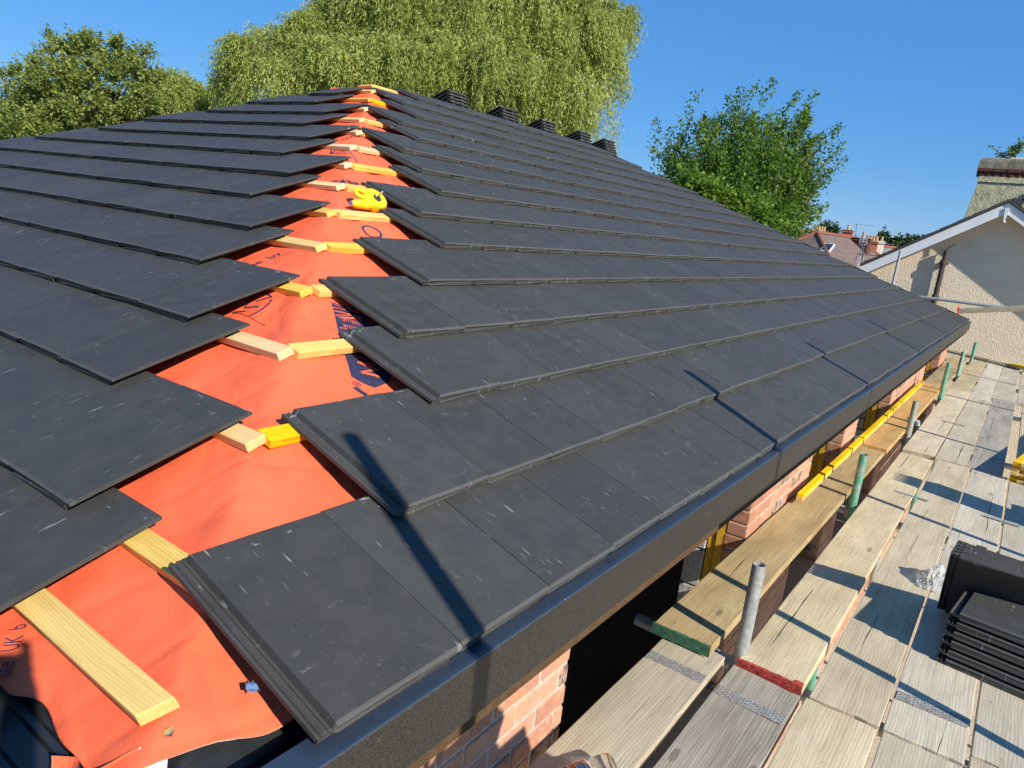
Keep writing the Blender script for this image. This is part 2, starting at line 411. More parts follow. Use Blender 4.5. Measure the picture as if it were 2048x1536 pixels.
M['steel']=mat_flat('bright_steel',(.62,.62,.60),.25,.5,metal=1.0)
M['strap']=mat_flat('black_strap',(.02,.02,.02),.5,.4)
M['red_plastic']=mat_flat('red_plastic_cap',(.62,.06,.02),.5,.4)
M['bark']=mat_flat('grey_bark',(.13,.105,.075),.95,.1,ns=14,amt=.5,bs=.8,bd=.03)
M['leaf_willow']=mat_leaf('willow_leaf',(.14,.185,.034),(.28,.325,.070),(.46,.49,.15),.38)
M['leaf_alder']=mat_leaf('alder_leaf',(.085,.125,.022),(.18,.22,.044),(.32,.35,.09),.36)
M['leaf_dark']=mat_leaf('dark_leaf',(.030,.080,.008),(.070,.140,.014),(.15,.24,.030),.32)
M['leaf_conifer']=mat_leaf('conifer_leaf',(.018,.040,.014),(.035,.07,.022),(.07,.11,.035),.15)
M['leaf_bush']=mat_leaf('bush_leaf',(.05,.11,.010),(.11,.20,.018),(.22,.32,.040),.35)
M['leaf_shrub']=mat_leaf('shrub_leaf',(.05,.10,.03),(.10,.17,.05),(.2,.27,.09),.3)

# ------------------------------------------------------------------ ground
def ground():
    t=NT('gravel_and_grass'); p=t.pos(); n=t.noise(p,30,5,.7); big=t.noise(p,.12,4,.6)
    c=t.ramp(n,[(.3,(.33,.29,.22)),(.7,(.55,.49,.39))])
    x,y,z=t.sep(p); d=t.math('MULTIPLY',t.math('SUBTRACT',t.math('ABSOLUTE',t.math('ADD',x,3.0)),14.0),.3,clamp=True)
    c=t.mix(d,c,t.ramp(big,[(.3,(.05,.085,.02)),(.7,(.10,.13,.04))]))
    m=t.fin(c,.95,t.bump(n,.6,.02),spec=.1)
    b=MB(); b.poly([(-1500,-1500,-3.3),(1500,-1500,-3.3),(1500,1500,-3.3),(-1500,1500,-3.3)])
    tag(b.build('ground',m),kind='structure')
ground()

# ================================================================== the house under re-roofing
house=empty('house',(-4.5,6.0,-3.3),'low brick house being re-roofed with dark grey concrete tiles over an orange membrane','house')

# -------- roof deck: closed hipped solid under everything
def deck():
    b=MB(); o=-.150
    def r(Y,v): return FR.p(Y,v,o)
    vr=(-XR)/CP
    a0=FR.p(YL+.0,0,o); eR0=Vector((0,YL,o/CP)); eR1=Vector((0,YEND,o/CP))
    eL0=Vector((2*XR,YL,o/CP)); eL1=Vector((2*XR,YEND,o/CP))
    zt=-XR*TP+o/CP
    p0=Vector((XR,YL-XR,zt)); p1=Vector((XR,YEND+XR,zt))
    lo=Vector((0,0,-.05))
    vs=[eR0,eR1,eL1,eL0,p0,p1]+[q+lo for q in (eR0,eR1,eL1,eL0)]
    b.add(vs,[(0,1,5,4),(1,2,5),(2,3,4,5),(3,0,4),(0,6,7,1),(1,7,8,2),(2,8,9,3),(3,9,6,0),(9,8,7,6)])
    b.build('roof_deck',M['dark_timber'],house)
deck()

# -------- concrete tiles, course by course
PROF=[(.0015,0),(.15,.0),(.2985,0),(.2985,-.0095),(.268,-.0095),(.268,-.022),(.01,-.022),(.001,-.0245),(-.030,-.0245),(-.0325,-.021),
      (-.0325,-.0125),(-.0285,-.0095),(-.0245,-.0125),(-.021,-.0160),(-.0175,-.0125),(-.0135,-.0095),(-.0095,-.0125),(-.006,-.0165),(-.002,-.0140)]
NP=len(PROF)
def tile_mesh(b, fn, vmax=TL, umax=None, rnd=None, thin=False):
    """one interlocking flat tile; fn(u,v,w)->point"""
    r=random.random() if rnd is None else rnd
    secs=[(0.0,.0055),(.0015,.0035),(.0075,0.0),(.21,0.0),(vmax-.004,0.0),(vmax,.003)]
    vs=[];U=[];Vv=[]
    jn=[random.uniform(-.0016,.0016) for _ in range(NP)]
    for si,(v,dw) in enumerate(secs):
        for k,(u,w) in enumerate(PROF):
            vv=v
            if si in (0,5): vv+= jn[k]
            if k>=7 and si==0: vv+=.004
            uu=u
            if umax is not None: uu=min(u,umax(vv))
            ww=w
            if k<=2: ww=w-dw
            if k in(5,6) and si<=2: ww-=.0050
            if si==0 and k in(0,2,3): uu+= (1 if k==0 else -1)*(.0022+abs(jn[k])*1.6)
            if thin and si>=4: ww=max(ww,-.018)
            vs.append(fn(uu,vv,ww)); U.append(u); Vv.append(v)
    fs=[]
    n=len(secs)
    for i in range(n-1):
        for k in range(NP):
            k2=(k+1)%NP; fs.append((i*NP+k,(i+1)*NP+k,(i+1)*NP+k2,i*NP+k2))
    fs.append(tuple(range(NP))); fs.append(tuple((n-1)*NP+k for k in range(NP))[::-1])
    b.add(vs,fs,ul=U,vl=Vv,rnd=r)

DROP=.0300/.33
def course(F,n,u0,count,umax=None,vmax=TL):
    b=MB()
    for i in range(count):
        us=u0+i*TW
        dv=random.uniform(-.0025,.0025); dw=random.uniform(-.0006,.0016); tw=random.uniform(-.0022,.0022); du=random.uniform(-.0008,.0008)
        fn=lambda u,v,w,us=us,dv=dv,dw=dw,tw=tw,du=du: F.p(us+u+du, n*G+v+dv+tw*u/.3, w+dw-DROP*v+tw*.5*(u/.3)*max(0,1-v/.43))
        um=None
        if umax:
            if us-.03>umax(n*G+vmax) and us>umax(n*G): continue
            um=lambda v,us=us: max(-.033,umax(n*G+v)-us)
        tile_mesh(b,fn,vmax,um)
    c=F.p(u0,n*G,0)
    return b.build('tile_course',M['tile'],house,loc=c)
RY=[0,.461,.893,1.058,1.479,1.913,2.062,2.544,2.687,2.834,3.281,3.411,3.877,4.037,4.515]
RS=[.029-.0]+[0]*14
for n,y0 in enumerate(RY):
    vm=TL if n<14 else .315
    jit=random.uniform(-.012,.03)
    hip=lambda v,j=jit: YEND-v*CP-.03+j
    cnt=int((YEND-n*G*CP-y0)/TW)+2
    course(FR,n,y0,cnt,hip,vm)
LX=[-.587,-.744,-1.194,-1.360,-1.797,-1.949,-2.389,-2.513,-2.985,-3.139,-3.595,-3.748,-4.234,-4.394]
for n,x1 in enumerate(LX):
    left=2*XR+n*G*CP+.38
    cnt=max(1,int(round((x1-left)/TW)))
    course(FL,n,x1-cnt*TW,cnt,None,TL if n<13 else .36)

# -------- membrane over the hip
def mem_h(x,y,h):
    q=Vector((x*2.3,y*2.3,h))
    return noise.noise(q*1.0)*.006+noise.noise(q*3.1)*.0035+noise.noise(Vector((x*9,y*9,2)))*.0016
def mem_point(v,q):
    """v up the slope, q>0 out on the right slope, q<0 out on the left slope"""
    c=v*CP
    if q>=0: X,Y=-c,YL+c+q
    else: X,Y=-c+q,YL+c
    return mem_xy(X,Y)
def mem_xy(X,Y,lift=0):
    zr=-X*TP; zl=(Y-YL)*TP
    k=.030
    h=max(0,min(1,.5+.5*(zl-zr)/k)); z=zl*(1-h)+zr*h-k*h*(1-h)     # soft minimum over the hip
    d=abs(zr-zl)/TP
    s=(zr if zr<zl else zl)/SP
    fr=((s/G)%1.0)
    sag=-.007*math.sin(math.pi*max(0,min(1,(fr-.22)/.78)))
    # gathers that run down off the hip
    gat=math.sin(d*18+s*7+3*noise.noise(Vector((s*2,d*3,5))))*.0042*math.exp(-d*2.2)
    ridge=.012*math.exp(-(d/.045)**2)*(0.6+noise.noise(Vector((s*3,1,1))))
    side=1.0 if zr<zl else -1.0
    cr=0
    for a,b_,f in((.8,.6,5.5),(.35,.94,9.0),(.97,-.25,7.0)):
        q=noise.noise(Vector(((X*a+Y*b_)*f,(X*-b_+Y*a)*f*.22,side*3+f)))
        cr-=.0036*max(0,1-abs(q)*7)*(.35+.65*math.exp(-d*1.6))
    lap=0
    return Vector((X,Y,z-.0845/CP+mem_h(X,Y,0)*1.25+sag+gat*1.3+ridge+cr+lap+lift))
def membrane():
    b=MB(); nv,nq=560,161
    grid=[]
    for j in range(nq):
        q0=-1.0+2.0*j/(nq-1); q=q0
        # torn, wavy lower edge
        if q<0: v0=.118+.055*math.exp(-abs(q)/.07)+.012*math.sin(q*17)+.006*math.sin(q*41+1)
        else:   v0=.165+.010*math.exp(-q/.1)-.055*min(1,q/.42)+.008*math.sin(q*19)
        for i in range(nv):
            t=i/(nv-1); v=v0+(4.97-v0)*(t**1.15)
            q=q0*(1-.42*max(0,min(1,(v-4.2)/.6))) if q0<0 else q0
            p=mem_point(v,q)
            e=(v-v0)
            if e<.05: p.z-= .010*(1-e/.05)**2+ .004*math.sin(q*40)*(1-e/.05)
            grid.append(p)
    fs=[]
    for j in range(nq-1):
        for i in range(nv-1):
            a=j*nv+i; fs.append((a,a+nv,a+nv+1,a+1))
    b.add(grid,fs)
    o=b.build('roofing_membrane',[M['membrane'],M['white_fleece']],house,smooth=True)
    sd=o.modifiers.new('thickness','SOLIDIFY'); sd.thickness=.0014; sd.offset=-1; sd.material_offset=1; sd.material_offset_rim=1
    return o
mem=membrane()

# printing on the membrane
def fill_mesh(loops):                     # flat font/polygon fill through a curve
    cu=bpy.data.curves.new('tmp','CURVE'); cu.dimensions='2D'; cu.fill_mode='BOTH'
    for L in loops:
        sp=cu.splines.new('POLY'); sp.points.add(len(L)-1); sp.use_cyclic_u=True
        for p,q in zip(sp.points,L): p.co=(q[0],q[1],0,1)
    o=bpy.data.objects.new('tmp',cu); COL.objects.link(o)
    return curve_to_geo(o,cu)
def curve_to_geo(o,cu,ln=.011):
    bpy.context.view_layer.update()
    dg=bpy.context.evaluated_depsgraph_get(); me=bpy.data.meshes.new_from_object(o.evaluated_get(dg))
    import bmesh
    bm=bmesh.new(); bm.from_mesh(me)
    for _ in range(5):
        long=[e for e in bm.edges if e.calc_length()>ln]
        if not long: break
        bmesh.ops.subdivide_edges(bm,edges=long,cuts=1)
        bmesh.ops.triangulate(bm,faces=bm.faces[:])
    bm.verts.ensure_lookup_table()
    vs=[v.co.copy() for v in bm.verts]; fs=[tuple(v.index for v in f.verts) for f in bm.faces]
    bm.verts.index_update()
    bm.free(); bpy.data.meshes.remove(me); bpy.data.objects.remove(o); bpy.data.curves.remove(cu)
    return vs,fs
def text_geo(s,size,div=None):
    cu=bpy.data.curves.new('tmp','FONT'); cu.body=s; cu.size=size; cu.fill_mode='FRONT'; cu.resolution_u=3
    o=bpy.data.objects.new('tmp',cu); COL.objects.link(o)
    return curve_to_geo(o,cu,.25 if div else .011)
def ring_loops(cx,cy,r,w,n=36):
    f=lambda rr:[(cx+rr*math.cos(2*math.pi*i/n),cy+rr*math.sin(2*math.pi*i/n)) for i in range(n)]
    return [f(r),f(r-w)]
def stamp(b,geo,F,o,ex,ey,lift,xf=lambda p:p):
    vs,fs=geo; out=[]
    for p in vs:
        x,y=xf((p.x,p.y))
        u=o[0]+ex[0]*x+ey[0]*y; v=o[1]+ex[1]*x+ey[1]*y
        q=F.p(u,v); out.append(mem_xy(q.x,q.y,lift))
    b.add(out,fs)
rot=R(-29); EX=(math.cos(rot),math.sin(rot)); EY=(-math.sin(rot),math.cos(rot))
def stroke(pts,w):
    """outline of a thick open polyline in the slope's own metres"""
    L=[];Rr=[]
    for i,p in enumerate(pts):
        a=Vector(pts[max(i-1,0)]); c=Vector(pts[min(i+1,len(pts)-1)]); d=(c-a).normalized(); n=Vector((-d.y,d.x))*w/2; p=Vector(p)
        L.append(tuple(p+n)); Rr.append(tuple(p-n))
    return [L+Rr[::-1]]
def ink(name,F,loops,mat='navy',lift=.0018):
    b=MB()
    for L in loops: stamp(b,fill_mesh([L]),F,(0,0),(1,0),(0,1),lift)
    return b.build(name,M[mat],mem)
def bez(pts,n=6):                         # smooth a polyline (Catmull-Rom)
    o=[]
    for i in range(len(pts)-1):
        p0,p1,p2,p3=[Vector(pts[max(0,min(len(pts)-1,i+k))]) for k in(-1,0,1,2)]
        for k in range(n):
            t=k/n; o.append(tuple(.5*((2*p1)+(p2-p0)*t+(2*p0-5*p1+4*p2-p3)*t*t+(3*p1-p0-3*p2+p3)*t**3)))
    return o+[tuple(pts[-1])]
# the dark panel with a letter on it, low on the right slope
ink('printed_panel',FR,[[(.8465,1.0544),(.7882,.947),(.8262,.8781),(.8978,.8894),(.985,.985),(.985,1.12),(.882,1.12)]])
for q in([(.9126,.978),(.8595,1.0058)],[(.8595,1.0058),(.8982,.9498)],[(.8982,.9498),(.8347,.9557)],[(.8347,.9557),(.8755,.9149)],[(.8806,1.0491),(.9042,1.0157)]):
    ink('printed_lettering',FR,stroke(q,.0105),'print_orange',.0030)
ink('printed_bar',FR,stroke([(.7617,.8977),(.7725,.8531)],.017))
b=MB(); stamp(b,fill_mesh(ring_loops(0,0,.0125,.0022)),FR,(.7816,.9118),(1,0),(0,1),.0018); b.build('printed_ring',M['navy'],mem)
b=MB(); stamp(b,text_geo('R',.015),FR,(.7816,.9118),(1,0),(0,1),.0018,lambda p:(.005-p[0],.005-p[1])); b.build('printed_lettering',M['navy'],mem)
def flag_panel(o,sc=1.0,text=True):
    ex=(EX[0]*sc,EX[1]*sc); ey=(EY[0]*sc,EY[1]*sc)
    if text:
        b=MB(); stamp(b,fill_mesh([[(0,.125),(.27,.125),(.27,.367),(0,.367)]]),FR,o,ex,ey,.0018); b.build('printed_panel',M['navy'],mem)
        for t,sz,xe,y in(('MADE',.0245,.086,.330),('IN THE UK',.0205,.118,.362)):
            b=MB(); stamp(b,text_geo(t,sz),FR,o,ex,ey,.0030,lambda p:(xe-p[0],y-p[1])); b.build('printed_lettering',M['print_orange'],mem)
        b=MB(); stamp(b,fill_mesh([[(.006,.304),(.085,.304),(.085,.3075),(.006,.3075)]]),FR,o,ex,ey,.0030); b.build('printed_bar',M['print_orange'],mem)
    fy0,w,h=.371,.22,.090
    cx,cy=w/2,fy0+h/2; tri=[]
    for sx in(-1,1):
        for sy in(-1,1):
            tri.append([(cx+sx*.024,cy+sy*h/2),(cx+sx*.074,cy+sy*h/2),(cx+sx*.024,cy+sy*.030)])
            tri.append([(cx+sx*w/2,cy+sy*.016),(cx+sx*w/2,cy+sy*.038),(cx+sx*.056,cy+sy*.016)])
            tri.append([(cx+sx*.032,cy+sy*.020),(cx+sx*.044,cy+sy*.016),(cx+sx*w/2,cy+sy*.044),(cx+sx*w/2,cy+sy*.049)])
    tri.append([(cx-.012,cy-h/2),(cx+.012,cy-h/2),(cx+.012,cy-.008),(cx+w/2,cy-.008),(cx+w/2,cy+.008),(cx+.012,cy+.008),(cx+.012,cy+h/2),(cx-.012,cy+h/2),(cx-.012,cy+.008),(cx-w/2,cy+.008),(cx-w/2,cy-.008),(cx-.012,cy-.008)])
    b=MB()
    for L in tri: stamp(b,fill_mesh([L]),FR,o,ex,ey,.0018)
    b.build('printed_flag',M['navy'],mem)
flag_panel((.7907,.9443))
flag_panel((1.735,2.27),.85,False)
for c_,r_,w_ in(((1.785,1.79),.075,.011),((1.70,1.94),.05,.012)):
    b=MB(); stamp(b,fill_mesh(ring_loops(0,0,r_,w_)),FR,c_,(1,0),(0,1),.0018); b.build('printed_ring',M['navy'],mem)
# emblem and lapped sheet on the left slope
PATCH=[(-1.47,1.218),(-1.3978,1.2173),(-1.3286,1.211),(-1.2476,1.2026),(-1.2542,1.2824),(-1.2444,1.352),(-1.3245,1.395),(-1.47,1.40)]
b=MB(); stamp(b,fill_mesh([PATCH]),FL,(0,0),(1,0),(0,1),.0040); o=b.build('lapped_sheet',[M['membrane'],M['white_fleece']],mem)
sd=o.modifiers.new('thickness','SOLIDIFY'); sd.thickness=.0016; sd.offset=-1
for nm,pts,w_ in(('printed_emblem',bez([(-1.3485,1.2143),(-1.3444,1.2412),(-1.3466,1.2719),(-1.359,1.305),(-1.3706,1.3243)]),.0075),('printed_emblem',bez([(-1.4328,1.3402),(-1.4087,1.3401),(-1.3886,1.3343),(-1.3981,1.3168),(-1.4137,1.2899)]),.0075),
    ('printed_emblem',[(-1.4401,1.2857),(-1.4265,1.2495),(-1.3708,1.2682)],.008),('printed_emblem',[(-1.4404,1.2149),(-1.3914,1.2313)],.008)):
    ink(nm,FL,stroke(pts,w_),lift=.0062)
for k in range(6):
    a_=Vector((-1.2857,1.1289)).lerp(Vector((-1.281,1.2053)),k/6); c_=Vector((-1.2857,1.1289)).lerp(Vector((-1.281,1.2053)),(k+.55)/6)
    ink('printed_dash',FL,stroke([tuple(a_),tuple(c_)],.0022))
ink('printed_emblem',FL,stroke(bez([(-2.8639,2.9619),(-2.7769,2.9751),(-2.6725,2.9393),(-2.5901,2.8919),(-2.6447,2.853),(-2.7705,2.8929)]),.007))
ink('printed_emblem',FL,stroke([(-2.9844,3.0307),(-2.9154,2.954),(-2.9435,3.0256),(-2.8932,2.9574),(-2.8467,3.0396)],.010))
def ltext(s,size,X,Y,name='printed_lettering',v=None):
    b=MB(); stamp(b,text_geo(s,size),FL,(X,v if v is not None else (Y-YL)/CP),(0,1),(-1,0),.0018); b.build(name,M['navy'],mem)
for t_,o_ in(('the',(-.5145,.1229)),('UK',(-.5627,.1565)),('b',(-.6030,.1858))):
    b=MB(); stamp(b,text_geo(t_,1.0,.012),FL,o_,(-.81*.0255,.59*.0255),(-.81*.049,-.58*.049),.0020); b.build('printed_lettering',M['navy'],mem)
ltext('the',.062,-1.745,1.02); ltext('by',.062,-1.745,1.125)
ltext('COOSS',.055,-3.10,0,v=3.24)
# joints taped across the sheet
# flap turned under at the corner, white underside showing
def flap():
    b=MB(); n,m=22,8
    vs=[]
    for i in range(n):
        t=i/(n-1); X=-.300+.150*t; Y=-.262+.105*t*t+.008*math.sin(t*9)
        top=mem_xy(X,Y+.02).z-.006
        for j in range(m):
            q=j/(m-1)
            vs.append((X+.012*math.sin(5*t+3*q)+.03*q*t,Y-.012-.035*q+.010*math.sin(11*t+2*q),top-.075*q*(.75+.3*math.sin(4*t))))
    for i in range(n-1):
        for j in range(m-1):
            b.cur=1 if i+j*.9>15 else 0
            b.add([vs[i*m+j],vs[(i+1)*m+j],vs[(i+1)*m+j+1],vs[i*m+j+1]],[(0,1,2,3)])
    b.build('membrane_flap',[M['membrane'],M['white_fleece']],house)
flap()

# -------- ribbed black eaves tray under the membrane edge
def tray(F,u0,u1,cut):
    b=MB(); prof=[]
    v=-.03
    while v<.36:
        prof+= [(v,-.130),(v+.030,-.130),(v+.036,-.121),(v+.046,-.121),(v+.052,-.130)]; v+=.06
    rows=[(u0,cut),(u1,None)]
    vs=[]
    for u,c in rows:
        for (vv,w) in prof: vs.append(F.p(c(vv) if c else u,vv,w))
    n=len(prof); b.add(vs,[(i,i+1,n+i+1,n+i) for i in range(n-1)])
    return b
tr=tray(FR,0,12.0,lambda v:YL+v*CP); tr.build('eaves_tray',M['tray'],house)
tr=tray(FL,0,-8.6,lambda v:-v*CP); tr.build('eaves_tray',M['tray'],house)

# -------- battens
def oriented(F): return Matrix((F.U,F.V,F.N)).transposed()
def batten(F,v0,u0,u1,mat,cutv=0.0,split=True,wid=.050):
    """box in the slope's frame with its object origin in the middle and x along its length"""
    L=u1-u0; nx=max(2,int(L/.15)); b=MB(); vs=[]
    for i in range(nx+1):
        t=i/nx; x=-L/2+L*t
        bow=.0012*math.sin(t*9+v0*20)
        for (y,z) in((-wid/2,-.0125),(wid/2,-.0125),(wid/2,.0125),(-wid/2,.0125)):
            xx=x
            if i==nx: xx+=cutv*y/ (wid/2)+ random.uniform(-.003,.003)
            if i==0: xx+=-cutv*y/(wid/2)+random.uniform(-.003,.003)
            vs.append((xx,y+bow,z))
    fs=[]
    for i in range(nx):
        for k in range(4):
            k2=(k+1)%4; fs.append((i*4+k,i*4+k2,(i+1)*4+k2,(i+1)*4+k))
    fs+= [(3,2,1,0),(nx*4,nx*4+1,nx*4+2,nx*4+3)]
    b.add(vs,fs)
    o=b.build('batten',mat)
    o.matrix_world=Matrix.Translation(F.p((u0+u1)/2,v0+wid/2,-.0710))@oriented(F).to_4x4()
    bv=o.modifiers.new('arris','BEVEL'); bv.width=.0022; bv.segments=2; bv.limit_method='ANGLE'
    loc=o.location.copy(); rt=o.rotation_euler.copy()
    o.parent=house; o.location=loc-Vector(house.location)
    return o
Y_,P_=M['batten_yellow'],M['batten_pine']
Rm=[P_,P_,Y_,P_,P_,Y_,Y_,P_,Y_,P_,Y_,Y_,P_,Y_,P_]
Lm=[P_,Y_,P_,P_,Y_,Y_,Y_,P_,P_,P_,P_,P_,P_,P_,P_]
for n in range(1,15):
    v=n*G+.022; h=YL+(v+.025)*CP
    batten(FR,v,h+(.065 if n>1 else .40)+random.uniform(-.01,.012),YEND-v*CP-.1,Rm[n],.004)
    hx=-(v+.025)*CP
    if n==1: batten(FL,v,2*XR-hx+.1,hx-.03,Lm[n],-.05)
    else: batten(FL,v,2*XR-hx+.1,hx+random.uniform(-.015,.01),Lm[n],.004)
batten(FL,.158,-8.6,-.205,M['batten_gold'],.012,wid=.052)
# ridge battens
batten(FR,-XR/CP-.060,YL-XR+.20,YEND+XR,P_,0); batten(FL,14*G+.25,XR-.17,XR+.02,P_,0)
batten(FB,-XR/CP-.060,-(YEND+XR),-(YL-XR),P_,0)

# -------- nails left in the tile heads and membrane
def nail(p,N,r=.006):
    b=MB(); Mx=Matrix.Translation(p)@N.to_track_quat('Z','Y').to_matrix().to_4x4()
    b.lathe([(r*.3,-.01),(r*.3,0),(r,0),(r,.0016),(r*.7,.0018)],Mx,12); b.build('nail_head',M['steel'],house,smooth=False,loc=p)
nail(FR.p(.26,.405,-.0390),FR.N); nail(FL.p(-.66,.405,-.0390),FL.N)
nail(mem_xy(-.182,-.162,.004),FL.N,.008)

# -------- fascia, eaves strip
for y0,y1 in((-.36,1.62),(1.623,3.9),(3.903,5.5),(5.503,7.7),(7.703,9.5),(9.503,11.2),(11.203,12.62)):
    b=MB(); b.bbox((.014,(y0+y1)/2,-.0940),.022,y1-y0,.124,.0015); b.build('fascia_board',M['fascia'],house,loc=(.014,(y0+y1)/2,-.094))
b=MB(); b.bbox((XR,YL-.019,-.0900),-2*XR+.02,.022,.130,.002); b.build('fascia_board',M['fascia'],house,loc=(XR,YL-.019,-.09))
for y0,y1 in((-.33,.62),(.622,2.9),(2.902,5.9),(5.902,8.9),(8.902,12.6)):
    b=MB(); b.bbox((-.004,(y0+y1)/2,-.0290),.061,y1-y0,.005,.0015); b.build('eaves_strip',M['strip'],house,loc=(.002,(y0+y1)/2,-.0285))
b=MB(); b.bbox((-.11,6.1,-.150),.22,12.9,.008,.002); b.build('soffit',M['fascia'],house,loc=(-.11,6.1,-.15))

# -------- brick piers between the openings
XW=-.19
def brick_wall(y0,y1,name='brick_pier',zt=-.152,zb=-3.3,th=.1025,x=XW,lab=None):
    b=MB(); b.box2((x-th+.006,y0+.006,zb),(x-.004,y1-.006,zt)); b.cur=1
    z=zt-.004-.065; row=0
    while z>zb:
        off=0 if row%2==0 else -.1125
        y=y0+off
        while y<y1-.02:
            a=max(y,y0); c=min(y+.215,y1)
            if c-a>.03:
                dx=random.uniform(-.0025,.0025); dz=random.uniform(-.0015,.0015)
                b.bbox((x-th/2+dx,(a+c)/2,z+.0325+dz),th,c-a-random.uniform(0,.003),.065+random.uniform(-.002,.001),.004,rnd=random.random())
            y+=.225
        z-=.075; row+=1
    o=b.build(name,[M['mortar'],M['brick']],house,loc=(x,y0,zb))
    return o
PIERS=[(-.17,1.113),(2.844,4.07),(5.015,5.5),(7.17,9.786),(11.6,12.48)]
for a,c in PIERS: brick_wall(a,c)
# yellow cavity closers and grey block inner leaf at every opening
for i,(a,c) in enumerate(PIERS):
    for e,sg in((a,1),(c,-1)):
        if e<0 or e>12.4: continue
        b=MB(); 
        for k in range(2): b.box2((XW-.103-.042*(k+1)+.001,e+sg*(.004+.008*k),-2.4),(XW-.103-.042*k,e+sg*(.055+.004*k),-.156))
        b.build('cavity_closer',M['insulation'],house,loc=(XW-.15,e,-2.4))
    b=MB(); z=-.16
    while z>-3.2:
        y=a+.003
        while y<c-.01:
            y2=min(y+.44,c-.003); b.bbox((XW-.245,(y+y2)/2,z-.105),.10,y2-y-.006,.207,.003); y+=.45
        z-=.217
    b.build('inner_block_leaf',M['block'],house,loc=(XW-.245,a,-3.3))
# sill walls under the openings, and the other outside walls
for a,c in((1.113,2.844),(4.07,5.015),(5.5,7.17),(9.786,11.6)): brick_wall(a+.001,c-.001,'sill_wall',-1.55,-3.3,.30)
b=MB(); b.box2((2*XR+.19,YL+.16,-3.3),(XW-.30,YL+.28,-.155)); b.box2((2*XR+.19,YL+.285,-3.3),(2*XR+.31,12.36,-.155)); b.box2((2*XR+.32,12.37,-3.3),(XW-.3,12.48,-.155))
b.build('outer_wall',M['mortar'],house)
b=MB(); b.box2((2*XR+.35,.0,-3.28),(XW-.32,12.3,-3.15)); b.build('floor_slab',M['block'],house)

# ================================================================== loose stacks of tiles
def loose_tile(name,Mx,label,group,rnd=None):
    b=MB(); tile_mesh(b,lambda u,v,w:Vector((u,v,w)),.42,None,rnd)
    for un in(.05,.21):                       # hanging nibs under the head
        b.box((un,.40,-.030),.035,.018,.018,ul=.1,vl=.2,rnd=.5)
    o=b.build(name,M['tile']); o.matrix_world=Mx
    return tag(o,label,'roof tile',group,'thing')
ORD=['topmost','second down','third down','fourth down','fifth down','sixth down','seventh down','lowest']
WH=['nearest the hip','second nearest the hip','in the middle of the five','fourth from the hip','farthest along the ridge']
for k,y in enumerate((5.40,6.35,7.20,8.12,8.84)):
    for i in range(7):
        base=FB.p(-(y+.315)+random.uniform(-.006,.006), -XR/CP-.55+random.uniform(-.006,.006), -.022+.0395*i)
        mx=Matrix.Translation(base)@oriented(FB).to_4x4()@Matrix.Rotation(random.uniform(-.012,.012),4,'Z')
        loose_tile('concrete_tile',mx,f'grey tile, {ORD[6-i] if i else ORD[7]} in the ridge stack {WH[k]}','tiles stacked along the ridge')

# stack on the scaffold: five standing on edge behind, six lying flat in front
def upright(i):
    # head up, underside towards the camera, leaning back a little
    U=Vector((1,-.02*i,0)).normalized(); lean=R(-35)
    V=Vector((0,math.sin(lean),math.cos(lean))); N=U.cross(V)
    O=Vector((.700+.005*i,2.815+.0265*i,ZB+.016+.004*i))
    mx=Matrix((U,V,N)).transposed().to_4x4(); return Matrix.Translation(O)@mx
def flat(i):
    U=Vector((1,-.12,0)).normalized(); V=Vector((.12,1,0)).normalized(); N=Vector((0,0,1))
    O=Vector((.742+.0008*i,2.375+.002*i,ZB+.026+.0385*i))
    return Matrix.Translation(O)@Matrix((U,V,N)).transposed().to_4x4()
for i in range(5):
    loose_tile('concrete_tile',upright(i),'dark tile leaning upright on the scaffold, '+['foremost','second from the front','middle one','second from the back','rearmost'][i]+' of five','tiles stacked on the scaffold')
for i in range(6):
    loose_tile('concrete_tile',flat(i),'dark tile lying flat on the scaffold boards, '+['lowest','second lowest','third lowest','third from the top','second from the top','topmost'][i]+' of its pile','tiles stacked on the scaffold')
exec_later=[]

# ================================================================== scaffold
scaf=empty('scaffold',(.8,4.0,-3.3),'tube scaffold of short galvanised and green uprights along the eave','scaffold')
IN=[(.128,1.845,-.327,'galv',None),(.094,4.02,-.382,'green_tube','upright tube with worn green paint'),(.092,6.36,-.387,'galv',None),(.107,8.80,-.287,'green_tube','upright tube with solid green paint'),(.100,11.1,-.363,'pale_green_tube','pale green faded upright tube'),(.117,13.38,-.402,'green_tube','green painted upright tube at the far end')]
OUT=[(1.45,-.10,1.53),(1.45,1.85,1.44),(1.45,3.83,1.40),(1.45,6.29,1.46),(1.45,8.70,1.45),(1.45,11.0,1.45)]
for x,y,z,m,lab in IN:
    b=MB(); b.hollow((x-.006,y,-3.3),(x+.006,y-.01,z),.0242,.0205); o=b.build('upright_tube',M[m],scaf,smooth=True,loc=(x,y,-3.3)); smooth_by_angle(o)
    if lab: o['label']=lab
    b=MB(); b.hollow((x-.44,y+.055,-.772),(1.6,y+.03,-.772),.0242,.0205); o=b.build('transom_tube',M['galv'],scaf,loc=(x,y,-.772)); smooth_by_angle(o)
    b=MB()                                    # band-and-plate coupler on the upright
    b.tube([(x,y,-.80),(x,y,-.745)],.031,16); b.bbox((x,y+.035,-.772),.058,.05,.052,.006); b.tube([(x+.03,y+.02,-.772),(x+.075,y+.02,-.772)],.008,8); b.tube([(x+.055,y+.02,-.772),(x+.07,y+.02,-.772)],.014,6)
    o=b.build('coupler',M['galv'],scaf,loc=(x,y,-.77)); smooth_by_angle(o)
x,y=.092,6.36
